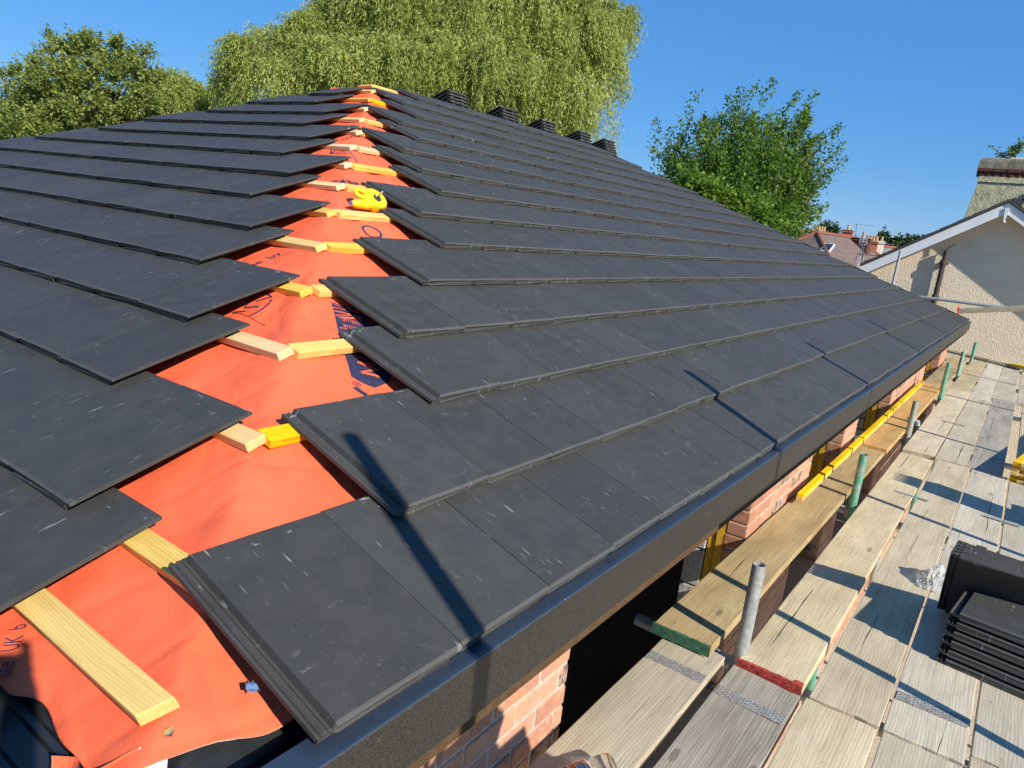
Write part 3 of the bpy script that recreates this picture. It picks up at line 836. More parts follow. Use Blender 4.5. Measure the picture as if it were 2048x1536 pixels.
b=MB(); b.tube([(x+.02,y,-.56),(x+.055,y,-.565),(x+.06,y,-.60)],[.016,.02,.018],10); b.tube([(x,y,-.59),(x,y,-.545)],.030,16); o=b.build('coupler',M['galv'],scaf,loc=(x,y,-.56)); smooth_by_angle(o)
for x,y,z in OUT:
    b=MB(); b.hollow((x,y,-3.3),(x,y,z),.0242,.0205); o=b.build('upright_tube',M['galv'],scaf,loc=(x,y,-3.3)); smooth_by_angle(o)
for nm,a,c in(('ledger_tube',(.155,-3,-.835),(.155,13.6,-.835)),('ledger_tube',(1.40,-3,-.835),(1.40,13.6,-.835)),('guard_rail',(1.40,1.3,.72),(1.40,11.6,.72)),
              ('upright_tube',(-1.33,13.35,-3.3),(-1.27,13.35,.93)),('guard_rail',(-1.5,13.30,.20),(1.7,13.05,.24))):
    b=MB(); b.hollow(a,c,.0242,.0205); o=b.build(nm,M['galv'],scaf,loc=a); smooth_by_angle(o)

# -------- boards
def board(name,x0,x1,y0,y1,z,mat,label,th=.038,tilt=0,skew=0,paint=None,plate=None,yaw=0):
    w=x1-x0; L=y1-y0; nx,ny=6,max(8,int(L/.12)); b=MB(); vs=[]; sd=random.uniform(0,99)
    cup=random.uniform(-.0025,.0025); twist=random.uniform(-.004,.004)
    ec=[random.uniform(-.004,.004) for _ in range(14)]
    for j in range(ny+1):
        t=j/ny; y=-L/2+L*t
        ed=noise.noise(Vector((sd,y*3,0)))*.0025
        for i in range(nx+1):
            s=i/nx; x=-w/2+w*s
            if i in(0,nx): x+=ed*(1 if i else -1)+noise.noise(Vector((sd+5*i,y*14,3)))*.0012
            yy=y+skew*x
            if j==0: yy+=ec[i]
            if j==ny: yy+=ec[i+7]
            zz=cup*(1-(2*s-1)**2)+twist*(2*s-1)*(2*t-1)+tilt*y+noise.noise(Vector((sd,y*1.2,x*4)))*.002
            vs.append((x,yy,zz))
    n=len(vs)
    vs+= [(p[0],p[1],p[2]-th) for p in vs]
    W=nx+1; fs=[]
    for j in range(ny):
        for i in range(nx):
            a=j*W+i; fs.append((a,a+1,a+W+1,a+W)); fs.append((n+a,n+a+W,n+a+W+1,n+a+1))
    for j in range(ny):
        a=j*W; fs.append((a,a+W,n+a+W,n+a)); a+=nx; fs.append((a,n+a,n+a+W,a+W))
    ends=len(fs)
    for i in range(nx):
        fs.append((i,n+i,n+i+1,i+1))
    e2=len(fs)
    for i in range(nx):
        a=ny*W+i; fs.append((a,a+1,n+a+1,n+a))
    b.add(vs,fs)
    if paint: 
        for k in range(ends,e2): b.mi[k]=1
    o=b.build(name,mat)
    o.location=((x0+x1)/2,(y0+y1)/2,z); o.rotation_euler=(0,0,yaw)
    bv=o.modifiers.new('arris','BEVEL'); bv.width=.003; bv.segments=2; bv.limit_method='ANGLE'; bv.angle_limit=R(50)
    if paint:
        q=MB(); m=24; rows=[]
        for k in range(m+1):
            xx=-w/2+w*k/m; f=.003+.005*noise.noise(Vector((k*.7,sd,0)))+(.020 if (k>m*.86 and paint=='red_paint') else .003)*random.random()
            rows+= [(xx,-L/2+f,.0012+tilt*(-L/2)+.002),(xx,-L/2-.0055,.0012+tilt*(-L/2)+.001),(xx,-L/2-.0055,-th-.001+tilt*(-L/2))]
        q.add(rows,[(k*3+d,k*3+3+d,k*3+4+d,k*3+1+d) for k in range(m) for d in(0,1)])
        c=q.build('painted_end',M[paint]); c.parent=o
    tag(o,label,'scaffold board','boards of the scaffold deck')
    if plate:
        for py in plate:
            yl=py-(y0+y1)/2
            q=MB(); q.bbox((0,yl,.0030+tilt*yl),w-.012,.056,.0022,.0008)
            c=q.build('nail_plate',M['nail_plate']); c.parent=o
    return o
B,BG,BB,BN=M['board'],M['board_grey'],M['board_brown'],M['board_new']
bd='scaffold_board'
board(bd,-.135,.09,-2.2,1.80,ZB-.004,B,'weathered tan board beside the brick pier, under the fruit drink bottle',plate=[1.60])
board(bd,-.178,.050,1.735,5.62,ZB+.036,BB,'brown board with a green painted end, next to the wall',paint='green_paint',tilt=-.004)
board(bd,-.170,.070,5.40,9.45,ZB+.050,BN,'orange brown newer board along the wall beside the yellow timber',tilt=-.004)
board(bd,-.160,.080,9.30,13.3,ZB+.03,BB,'farthest brown board along the wall, beyond the yellow timber')
board(bd,.130,.368,-2.2,1.765,ZB-.002,BG,'dark grey split board with a zigzag nail plate, in the foreground',plate=[1.58])
board(bd,.138,.366,1.785,5.66,ZB+.009,B,'tan board with a red painted end beside the nearest upright tube',paint='red_paint',tilt=-.005)
board(bd,.130,.36,5.80,9.66,ZB,B,'pale board starting at the coupled galvanised upright, next to the far wall board')
board(bd,.128,.345,9.68,13.45,ZB,B,'farthest board of the row beside the green uprights')
board(bd,.385,.608,-2.2,1.765,ZB-.001,B,'plain tan foreground board between the grey split board and the nail plate boards')
board(bd,.391,.612,1.785,5.72,ZB,B,'long tan board with swirling grain left of the tile stack shadow')
board(bd,.368,.586,5.76,9.22,ZB,B,'pale far board in the second row out from the uprights')
board(bd,.365,.570,9.24,13.5,ZB,B,'farthest board in the second row out from the uprights')
board(bd,.626,.848,-2.2,1.765,ZB+.001,B,'tan foreground board below the pile of flat tiles')
board(bd,.622,.852,1.785,5.69,ZB,B,'board with a galvanised nail plate running under the tile stack',plate=[2.02])
board(bd,.595,.820,5.72,9.56,ZB+.002,BG,'greyish board beside the open gap in the far deck')
board(bd,.578,.795,9.58,13.5,ZB,B,'farthest board beside the gap in the deck')
board(bd,.864,1.088,-2.2,1.84,ZB+.001,B,'foreground board at the right edge of the picture')
board(bd,.866,1.090,1.86,5.70,ZB-.002,B,'pale board running under the right half of the tile stack')
board(bd,.892,1.110,5.72,9.6,ZB,B,'pale far board on the outer side of the open gap')
board(bd,.830,1.05,9.62,13.5,ZB,B,'farthest outer board at the end of the scaffold')
board(bd,1.105,1.33,1.86,5.70,ZB,B,'outermost board behind the tile stack')
board(bd,1.130,1.35,5.72,9.6,ZB,B,'pale outermost board beyond the open gap, beside the yellow battens')

for i,(x,y,w_) in enumerate(((.362,4.495,'between the second and third boards beyond the green upright'),(.858,4.494,'two gaps out, behind the tile stack'),(.366,7.355,'across the far deck beyond the board ends'))):
    b=MB(); b.bbox((x,y,ZB+.009),.20,.022,.004,.0012,Matrix.Rotation(R(-6),3,'Z')); b.bbox((x,y,ZB-.006),.010,.020,.030,.001)
    tag(b.build('board_clip',M['galv'],loc=(x,y,ZB)),'flat metal clip holding boards, '+w_,'clip','clips across the board gaps')
# ================================================================== things lying about the scaffold
def timber(name,a,c,sx,sy,mat,label,cat,group=None,roll=0,axis='X'):
    a=Vector(a); c=Vector(c); d=c-a; L=d.length
    x=d.normalized(); up=Vector((0,0,1)); y=up.cross(x).normalized(); z=x.cross(y)
    b=MB(); b.bbox((0,0,0),L,sx,sy,.003)
    o=b.build(name,mat); o.matrix_world=Matrix.Translation((a+c)/2)@Matrix((x,y,z)).transposed().to_4x4()@Matrix.Rotation(roll,4,'X')
    if label: tag(o,label,cat,group)
    return o
# strapped pack of yellow battens along the wall
def pack(p0,p1,rows,cols,label,nm='batten_pack',mat='batten_yellow',straps=(.25,.33,.62,.69,.90),w=.050,t=.025,capm=None):
    root=empty(nm,p0,label,'timber bundle')
    a=Vector(p0); d=(Vector(p1)-a); L=d.length; x=d.normalized(); y=Vector((0,0,1)).cross(x).normalized(); z=x.cross(y)
    rot=Matrix((x,y,z)).transposed().to_4x4()
    for r in range(rows):
        for c in range(cols):
            b=MB(); e=random.uniform(-.02,.02); b.bbox((e,0,0),L,w-.0015,t-.001,.002)
            o=b.build('batten',M[mat]); o.matrix_world=Matrix.Translation(a+d/2+y*(c-(cols-1)/2)*w+z*(r+.5)*t)@rot
            l=o.location.copy(); o.parent=root; o.location=l-Vector(root.location)
    for s in straps:
        q=a+d*s; b=MB(); W=cols*w; H=rows*t
        for (cy,cz,sy,sz) in((0,H+.001,W+.006,.002),(0,-.001,W+.006,.002),(W/2+.002,H/2,.002,H),(-W/2-.002,H/2,.002,H)):
            b.box((0,cy,cz),.014,sy,sz)
        o=b.build('strap',M['strap']); o.matrix_world=Matrix.Translation(q)@rot
        l=o.location.copy(); o.parent=root; o.location=l-Vector(root.location)
    return root,rot
pack((-.118,3.55,ZB+.070),(-.118,8.95,ZB+.085),2,1,'long strapped bundle of yellow battens lying along the brick piers',w=.038,t=.021)
pack((.93,5.60,ZB),(1.28,7.75,ZB+.01),6,3,'short pile of yellow battens with its ends just showing at the right edge')
r_,rt_=pack((-.19,13.25,.030),(1.6,13.05,.42),2,2,'bundle of pale planed timber with a red end cap above the far scaffold',mat='deck_timber',straps=(),w=.07,t=.045)
b=MB(); b.bbox((-.012,0,.045),.03,.15,.10,.008); b.add([(-.02,-.09,.0),(-.02,.09,0),(-.02,.0,.17)],[(0,1,2)])
o=b.build('end_cap',M['red_plastic']); o.matrix_world=Matrix.Translation(r_.location)@rt_; l=o.location.copy(); o.parent=r_; o.location=l-Vector(r_.location)
for i,(a,c,lab) in enumerate((((-.40,14.16,ZB+.03),(.95,13.02,ZB+.035),'pale timber lying across the far end of the scaffold, nearer the house wall'),((-.36,14.02,ZB+.02),(.62,13.22,ZB+.02),'pale timber lying across the far end of the scaffold, nearer the boards'))):
    timber('timber_length',a,c,.05,.04,M['deck_timber'],lab,'timber')
# yellow folded plastic at the far end
b=MB(); 
for i in range(5): b.bbox((.70+.03*i,13.35-.05*i,ZB+.03+.012*i),.36-.03*i,.16,.014,.004,Matrix.Rotation(R(-42+4*i),3,'Z'))
tag(b.build('plastic_strips',M['yellow_plastic'],loc=(.7,13.35,ZB)),'small heap of bright yellow plastic strips at the far end of the deck','plastic strips')

# fruit drink bottle lying on the wall-side board
def bottle():
    c=Vector((.003,.87,ZB-.004+.037)); ax=Vector((-.42,-.90,0)).normalized()
    root=empty('drink_bottle',c-Vector((0,0,.037)),'clear plastic bottle of orange drink lying on the near board','bottle')
    q=ax.to_track_quat('Z','Y').to_matrix().to_4x4(); Mx=Matrix.Translation(c)@q
    r=.035
    prof=[(.001,-.115),(r*.72,-.117),(r*.95,-.110),(r,-.100),(r,-.045),(r*.97,-.04),(r*.97,.035),(r,.04),(r,.062),(r*.93,.080),(r*.70,.102),(r*.42,.122),(.0125,.130),(.0125,.142)]
    b=MB(); b.lathe(prof,Mx,28); o=b.build('bottle_shell',mat_clear('clear_plastic',(.98,.97,.94),.04,1.0,1.25),root,smooth=True); smooth_by_angle(o,50)
    b=MB(); b.lathe([(.001,-.060),(r*.9,-.055),(r*.95,-.045),(r*.95,.03),(r*.9,.06),(.012,.115),(.002,.12)],Mx,24)
    o=b.build('orange_drink',mat_flat('orange_juice',(.82,.42,.02),.15,.5,bs=0),root,smooth=True)
    for v in o.data.vertices:
        if v.co.z+ (world_loc(o).z-c.z) > -.004: v.co.z=-.004-(world_loc(o).z-c.z)
    b=MB(); n=26
    for nm,z0,z1,m_,a0,a1 in(('label_band',-.036,.030,'white_paint',0,2*math.pi),('label_patch',-.030,.024,'label_orange',R(20),R(165))):
        if m_ not in M: M[m_]=mat_flat('orange_label',(.85,.20,.02),.4,.5,bs=0)
        b=MB(); rr=r*.985 if nm=='label_band' else r*1.0; vs=[]
        for k in range(n+1):
            a=a0+(a1-a0)*k/n
            for z in(z0,z1): vs.append(Mx@Vector((rr*math.cos(a),rr*math.sin(a),z)))
        b.add(vs,[(2*k,2*k+2,2*k+3,2*k+1) for k in range(n)]); b.build(nm,M[m_],root,smooth=True)
    b=MB(); vs=[]                                  # barcode bars on a white field
    for k in range(14):
        a=R(60)+k*R(3.0); w=R(random.choice((.7,1.3,1.8)))
        vs=[Mx@Vector((r*1.012*math.cos(t),r*1.012*math.sin(t),z)) for t,z in((a,-.020),(a+w,-.020),(a+w,.004),(a,.004))]
        b.add(vs,[(0,1,2,3)])
    b.build('barcode',M['strap'],root)
    b=MB(); vs=[]
    for k in range(13):
        a=R(56)+k*R(4.2)
        for z in(-.024,.008): vs.append(Mx@Vector((r*1.006*math.cos(a),r*1.006*math.sin(a),z)))
    b.add(vs,[(2*k,2*k+2,2*k+3,2*k+1) for k in range(12)]); b.build('barcode_panel',M['white_paint'],root)
    b=MB(); b.lathe([(.0145,.136),(.015,.138),(.015,.152),(.013,.154)],Mx,20); b.build('cap',M['blue_plastic'],root)
bottle()

# crumpled clear wrap by the tile stack
b=MB(); n,m=22,14; vs=[]
for i in range(n):
    for j in range(m):
        u=i/(n-1); v=j/(m-1); q=Vector((u*3.7,v*3.1,4))
        x=.56+.13*u; y=3.05+.22*v; e=math.sin(math.pi*u)*math.sin(math.pi*v)
        nz=noise.noise(q*1.3)*.5+noise.noise(q*3.2)*.5
        vs.append((x+.03*noise.noise(q*2.1+Vector((5,0,0))),y+.03*noise.noise(q*2.3),ZB+.006+e*(.075+.07*nz)))
b.add(vs,[(i*m+j,(i+1)*m+j,(i+1)*m+j+1,i*m+j+1) for i in range(n-1) for j in range(m-1)])
tag(b.build('plastic_wrap',mat_clear('clear_wrap',(.93,.94,.95),.12,.75,1.2),loc=(.62,3.16,ZB)),'crumpled clear plastic wrap beside the tile stack on the boards','plastic wrap')
# blue rag end poking from under the corner tile
b=MB(); vs=[];n=9
p=FR.p(-.030,.155,-.074)
for i in range(n):
    for j in range(4):
        vs.append(p+FR.U*(-.008+.0055*j+.0012*math.sin(i))+FR.V*(.0028*i-.012+.0012*math.sin(j*2))+FR.N*(.003*math.sin(i*1.1+j)+.0035))
b.add(vs,[(i*4+j,(i+1)*4+j,(i+1)*4+j+1,i*4+j+1) for i in range(n-1) for j in range(3)])
tag(b.build('blue_rag',mat_flat('blue_cloth',(.10,.17,.33),.9,.1),loc=p),'scrap of blue cloth poking out beside the lowest corner tile','rag')

# ------------------------------------------------------------------ yellow chalk line reel
def reel():
    c=FR.p(1.855,2.150,-.040)
    root=empty('chalk_line_reel',c,'yellow chalk line reel with a loop handle and steel crank, lying on the orange membrane','chalk line')
    ax=FR.U*-1.0; up=(FR.N*.80-FR.V*.35).normalized(); ax=(ax-up*ax.dot(up)).normalized(); side=up.cross(ax)
    Mx=Matrix((ax*.86,side*.86,up*.86)).transposed().to_4x4(); Mx.translation=c
    # body: flattened teardrop, built as stacked outlines
    def drop(r0,r1,L,n=40):
        pts=[]
        for k in range(n):
            a=2*math.pi*k/n; x=math.cos(a)*r0*1.12; y=math.sin(a)*r0
            if x>0: x=x*1.0; y=y*(1-.35*(x/r0)**2*.5)
            pts.append((x,y))
        return pts
    base=drop(.072,.04,.1); b=MB(); vs=[]; n=len(base)
    for s,h in((.82,-.030),(.96,-.024),(1,-.012),(1,.012),(.96,.024),(.82,.030)):
        for x,y in base: vs.append(Mx@Vector((x*s-.045,y*s,h)))
    fs=[(i*n+k,i*n+(k+1)%n,(i+1)*n+(k+1)%n,(i+1)*n+k) for i in range(5) for k in range(n)]+[tuple(range(n))[::-1],tuple(5*n+k for k in range(n))]
    b.add(vs,fs); o=b.build('reel_body',M['yellow_plastic'],root,smooth=True); smooth_by_angle(o,45)
    Bx=Mx@Matrix.Translation((.01,.034,-.002))@Matrix.Rotation(R(90),4,'Y')
    b=MB(); b.lathe([(.026,-.02),(.029,-.015),(.029,.018),(.030,.02),(.030,.024),(.027,.028),(.027,.085),(.026,.095),(.020,.110),(.012,.122),(.010,.126)],Bx,28); o=b.build('chalk_bottle',M['yellow_plastic'],root,smooth=True); smooth_by_angle(o,45)
    b=MB(); b.lathe([(.0095,.126),(.009,.138),(.004,.146)],Bx,16); b.build('nozzle',M['blue_plastic'],root,smooth=True)
    b=MB(); pts=[]
    for k in range(15):
        a=R(-100)+R(290)*k/14; pts.append(Mx@Vector((.040+.036*math.cos(a),-.034-.026*math.sin(a),.010)))
    b.tube(pts,[.011]*15,12); o=b.build('loop_handle',M['yellow_plastic'],root,smooth=True)
    Hx=Mx@Matrix.Translation((-.048,.006,.030)); b=MB(); b.lathe([(.026,-.002),(.026,.003),(.022,.005),(.008,.006)],Hx,24); b.build('crank_hub',M['black_rubber'],root)
    b=MB(); b.tube([Mx@Vector((-.048,.006,.034)),Mx@Vector((-.05,.006,.042)),Mx@Vector((-.025,.004,.046))],.0045,10); b.tube([Mx@Vector((-.050,.006,.040)),Mx@Vector((-.046,.008,.060)),Mx@Vector((-.040,.012,.088)),Mx@Vector((-.038,.013,.096))],[.005,.005,.006,.008],10)
    o=b.build('crank_handle',M['steel'],root,smooth=True)
reel()

# off to the right, out of the picture: the second tile pack whose shadow falls on the deck
for i in range(5):
    for k in range(3):
        mx=Matrix.Translation((1.30-.014*i,4.42+.036*i+.22*0,ZB+.004+.0*i))@(Matrix(((1,0,0),(0,.1,-.995),(0,.995,.1))).to_4x4())
    if i<5:
        U=Vector((1,0,0)); V=Vector((0,.10,.995)); N=U.cross(V)
        for k,dy in enumerate((0,.0)):
            if k: continue
            loose_tile('concrete_tile',Matrix.Translation((1.17,4.46+.045*i,ZB+.20))@Matrix((U,V,N)).transposed().to_4x4(),'grey tile, '+ORD[i]+' upright in the pack beyond the right edge','tiles in the outer pack')
for i in range(6):
    loose_tile('concrete_tile',Matrix.Translation((1.17,4.44+.01*i,ZB+.024+.029*i)),'grey tile, '+ORD[5-i]+' flat in the pack beyond the right edge','tiles in the outer pack')

root=empty('shadow_trestle',(1.2,.2,ZB),'steel stand with a timber top, added out of view to hold the shadow-casting bag','shadow_trestle')  # unseen stand, added only to raise the bag to shadow height
b=MB(); b.bbox((1.2,.2,ZB+.88),.26,.62,.035,.004); b.build('top',M['deck_timber'],root)
for sx in(-1,1):
    for sy in(-1,1):
        b=MB(); b.tube([(1.2+.16*sx,.2+.26*sy,ZB),(1.2+.08*sx,.2+.24*sy,ZB+.86)],.016,10); b.build('leg',M['galv'],root,smooth=True)
root=empty('shadow_bag',(1.2,.18,ZB+.90),'black canvas bag with two loop handles, added out of view to cast shadow on the brick pier','bag')  # unseen bag, added for the looped shadow it throws on the brick pier
b=MB(); n,m=20,7; vs=[]
for j in range(m):
    q=j/(m-1); 
    for i in range(n):
        a_=2*math.pi*i/n; e=.75+.25*noise.noise(Vector((math.cos(a_)*1.5,math.sin(a_)*1.5,q*2)))
        vs.append((1.2+.10*math.cos(a_)*e*(1-.35*q),.18+.23*math.sin(a_)*e*(1-.12*q),ZB+.902+.20*q+.02*math.sin(a_*3)*q))
b.add(vs,[(j*n+i,j*n+(i+1)%n,(j+1)*n+(i+1)%n,(j+1)*n+i) for j in range(m-1) for i in range(n)]+[tuple((m-1)*n+i for i in range(n))])
b.build('bag_body',M['black_rubber'],root,smooth=True)
for sx in(-1,1):
    b=MB(); b.tube([(1.2+.05*sx,.18+.13*math.cos(R(180)*k/12),ZB+1.09+.13*math.sin(R(180)*k/12)) for k in range(13)],.012,8); b.build('handle',M['black_rubber'],root,smooth=True)

# ================================================================== the rendered house beyond the scaffold
def neighbour():
    root=empty('rendered_house',(.6,14.3,-3.3),'pebble rendered gable house with white bargeboards and a tall stained chimney','house')
    YW=14.36; YB=14.05; ax,az=.054,1.885; sl=.645
    # gable wall (solid), pentagon extruded backwards
    def za(x): return az-.05-sl*abs(x-ax)
    xs=(-2.05,ax,3.6); b=MB()
    front=[(-2.05,YW,-3.3),(3.6,YW,-3.3),(3.6,YW,za(3.6)-.05),(ax,YW,az-.10),(-2.05,YW,za(-2.05)-.05)]
    back=[(x,YW+8,z) for x,y,z in front]
    n=5; b.add(front+back,[(0,1,2,3,4),(9,8,7,6,5)]+[(i,i+5,(i+1)%5+5,(i+1)%5) for i in range(5)])
    b.build('gable_wall',M['render'],root)
    # roof slopes
    for sx,xe in((-1,-1.98),(1,3.9)):
        ze=az-sl*abs(xe-ax); th=.045
        b=MB(); lift=.012
        p=[(ax,YB-.03,az+lift),(xe,YB-.03,ze+lift),(xe,YW+8.2,ze+lift),(ax,YW+8.2,az+lift)]
        q=[(x,y,z+th) for x,y,z in p]; b.add(p+q,[(0,1,2,3),(7,6,5,4),(0,4,5,1),(1,5,6,2),(2,6,7,3),(3,7,4,0)])
        # slate courses as small steps
        k=0; L=abs(xe-ax)
        while k*.22<L-.1:
            x0=ax+sx*(k*.22); x1=ax+sx*min(L,(k*.22+.24)); z0=az-sl*abs(x0-ax)+lift+th; z1=az-sl*abs(x1-ax)+lift+th
            b.add([(x0,YB-.028,z0+.004),(x1,YB-.028,z1+.014),(x1,YW+8.1,z1+.014),(x0,YW+8.1,z0+.004)],[(0,1,2,3)]); k+=1
        b.build('roof_slope',M['slate'],root)
        # bargeboard
        d=.175; p=[(ax,YB,az),(xe,YB,ze),(xe,YB,ze-d),(ax,YB,az-d)]; q=[(x,y+.028,z) for x,y,z in p]
        b=MB(); b.add(p+q,[(0,1,2,3)[::1],(7,6,5,4),(0,4,5,1),(1,5,6,2),(2,6,7,3),(3,7,4,0)]); b.build('bargeboard',M['white_paint'],root)
        p=[(ax,YB+.03,az-.075),(xe,YB+.03,ze-.075),(xe,YW-.002,ze-.075),(ax,YW-.002,az-.075)]; b=MB(); b.add(p+[(x,y,z+.02) for x,y,z in p],[(0,1,2,3),(7,6,5,4),(0,4,5,1),(1,5,6,2),(2,6,7,3),(3,7,4,0)]); b.build('soffit',M['white_paint'],root)
    b=MB(); b.add([(ax-.035,YB-.022,az-.085),(ax+.035,YB-.022,az-.085),(ax+.012,YB-.022,az-.30),(ax-.012,YB-.022,az-.30),(ax-.035,YB-.003,az-.085),(ax+.035,YB-.003,az-.085),(ax+.012,YB-.003,az-.30),(ax-.012,YB-.003,az-.30)],[(0,1,2,3),(7,6,5,4),(0,4,5,1),(1,5,6,2),(2,6,7,3),(3,7,4,0)])
    b.lathe([(.004,-.02),(.02,-.01),(.02,.01),(.004,.02)],Matrix.Translation((ax,YB-.012,az-.31)),12); b.build('finial',M['white_paint'],root)
    b=MB(); b.bbox((-2.02,YB+.3,.47),.10,.7,.07,.01); b.build('gutter',M['white_paint'],root)
    # soil pipe
    x,y=-.69,YW-.085; b=MB(); b.tube([(x,y,-3.3),(x,y,.80)],.043,16); b.tube([(x+.002,y,.80),(x+.002,y,1.03)],.038,16)
    for z in(.82,.20,-1.4): b.tube([(x,y,z-.05),(x,y,z+.03),(x,y,z+.045)],[.056,.058,.05],16)
    for z in(.80,.18): b.box((x,y+.04,z),.16,.06,.03)
    o=b.build('soil_pipe',M['cast_iron'],root); smooth_by_angle(o)
    b=MB(); b.tube([(x-.02,y+.02,.93),(x+.03,y+.05,1.10),(x+.1,y+.06,1.14)],.006,6); b.build('cable',M['strap'],root)
    # chimney: stack with battered side, brick corbel, cement flaunching, pot
    cx0,cx1,cy0,cy1=-.60,1.3,15.25,16.1
    b=MB()
    lo=[(cx0-.12,cy0,.9),(cx1,cy0,.9),(cx1,cy1,.9),(cx0-.12,cy1,.9)]; hi=[(cx0+.05,cy0,2.30),(cx1,cy0,2.30),(cx1,cy1,2.30),(cx0+.05,cy1,2.30)]
    hh=[(cx0+.04,cy0-.02,2.31),(cx1,cy0-.02,2.31),(cx1,cy1+.02,2.31),(cx0+.04,cy1+.02,2.31)]; h2=[(x,y,z+.10) for x,y,z in hh]
    b.add(lo+hi,[(0,1,5,4),(1,2,6,5),(2,3,7,6),(3,0,4,7),(4,5,6,7)]); b.add(hh+h2,[(0,1,5,4),(1,2,6,5),(2,3,7,6),(3,0,4,7),(4,5,6,7),(3,2,1,0)])
    b.build('chimney_stack',M['old_render'],root)
    b=MB()
    for row,(z,o_,mod) in enumerate(((2.412,.03,.115),(2.485,.05,.225))):
        x=cx0-o_+.05
        while x<cx1:
            b.bbox((x+mod/2-.005,(cy0+cy1)/2,z+.032),mod-.012 if row else mod-.05,cy1-cy0+2*o_+random.uniform(-.008,.008),.064,.008); x+=mod
    b.box2((cx0-.0,cy0-.02,2.412),(cx1,cy1+.02,2.549)); b.build('corbel',M['dark_brick'],root)
    b=MB(); n=13; vs=[]; prof=[(-.01,2.552),(.004,2.67),(.025,2.715),(.075,2.735),(.30,2.745)]
    ring=[]
    for ins,z in prof:
        vs+= [(cx0+ins,cy0+ins*.6,z),(cx1,cy0+ins*.6,z),(cx1,cy1-ins*.6,z),(cx0+ins,cy1-ins*.6,z)]
    fs=[(i*4+k,i*4+(k+1)%4,i*4+4+(k+1)%4,i*4+4+k) for i in range(4) for k in range(4)]+[(16,17,18,19)]
    b.add(vs,fs); b.build('flaunching',M['cement'],root,smooth=False)
    b=MB(); b.bbox((.03,cy0+.18,2.755),.22,.10,.03,.006); b.bbox((-.12,cy0+.17,2.752),.08,.08,.03,.006); b.build('broken_tile',M['cream'],root)
    b=MB(); b.lathe([(.30,2.735),(.275,3.02),(.265,3.02),(.25,2.8)],Matrix.Translation((.42,cy0+.42,0))@Matrix.Rotation(R(45),4,'Z'),4); b.build('chimney_pot',M['pot'],root)
    # stepped lead flashing
    b=MB()
    for k in range(7): b.box((-.52+.13*k,cy0-.012,1.56+.105*k*.8+.02),.15,.02,.13)
    b.build('step_flashing',M['slate'],root)
neighbour()

# ------------------------------------------------------------------ leaves
import numpy as np
rng=np.random.default_rng(11)
def leaves(name,mat,pos,dirs,L,W,clump,parent):
    n=len(pos); d=dirs/np.linalg.norm(dirs,axis=1,keepdims=True)
    r=rng.normal(size=(n,3)); s=np.cross(d,r); s/=np.linalg.norm(s,axis=1,keepdims=True)+1e-9
    L=np.broadcast_to(L,(n,))[:,None]; W=np.broadcast_to(W,(n,))[:,None]
    nrm=np.cross(d,s)
    v=np.stack([pos,pos+d*L*.45+s*W*.5+nrm*W*.12,pos+d*L,pos+d*L*.45-s*W*.5+nrm*W*.12],axis=1).reshape(-1,3)
    me=bpy.data.meshes.new(name)
    me.vertices.add(4*n); me.vertices.foreach_set('co',v.astype(np.float32).ravel())
    me.loops.add(4*n); me.loops.foreach_set('vertex_index',np.arange(4*n,dtype=np.int32))
    me.polygons.add(n); me.polygons.foreach_set('loop_start',np.arange(0,4*n,4,dtype=np.int32)); me.polygons.foreach_set('loop_total',np.full(n,4,dtype=np.int32))
    me.update(calc_edges=True); me.materials.append(mat)
    for nm,val in(('rnd',rng.random(n)),('clump',clump)):
        a=me.attributes.new(nm,'FLOAT','POINT'); a.data.foreach_set('value',np.repeat(val,4).astype(np.float32))
    o=bpy.data.objects.new(name,me); COL.objects.link(o); put(o,parent); return o
def cam_at(px,py,dist):
    """point at a given forward distance along a sight line used when the site was measured"""
    rt,up,fw,C=CAM; f=1440.02
    return C+(fw+rt*((px-1024)/f)-up*((py-768)/f))*dist
yaw,pit,rol=.6051,.2270,.1111
_f=Vector((-math.sin(yaw)*math.cos(pit),math.cos(yaw)*math.cos(pit),-math.sin(pit))); _r=Vector((math.cos(yaw),math.sin(yaw),0)); _u=_r.cross(_f)
_rt=_r*math.cos(rol)+_u*math.sin(rol); _up=_u*math.cos(rol)-_r*math.sin(rol)
CAM=(_rt,_up,_f,Vector((.7068,-.6579,.7759)))
HZ=np.array((_r.x,_r.y,0)); DZ=np.array((_f.x,_f.y,0)); DZ/=np.linalg.norm(DZ)

def limbs(root,base,tops,r0,name='trunk',mat=None):
    b=MB(); base=Vector(base); 
    cen=sum((Vector(t) for t in tops),Vector())/len(tops)
    fork=base.lerp(Vector((base.x*.6+cen.x*.4,base.y*.6+cen.y*.4,cen.z)),.55)
    b.tube([base,base.lerp(fork,.5)+Vector((.05,.03,0)),fork],[r0,r0*.8,r0*.65],10)
    for t in tops:
        t=Vector(t); m=fork.lerp(t,.5)+Vector((random.uniform(-.2,.2),random.uniform(-.2,.2),random.uniform(.0,.5)))
        b.tube([fork,fork.lerp(m,.6)+Vector((0,0,.1)),m,m.lerp(t,.6),t],[r0*.34,r0*.24,r0*.16,r0*.10,r0*.03],6)
    return b.build(name,mat or M['bark'],root,smooth=True)

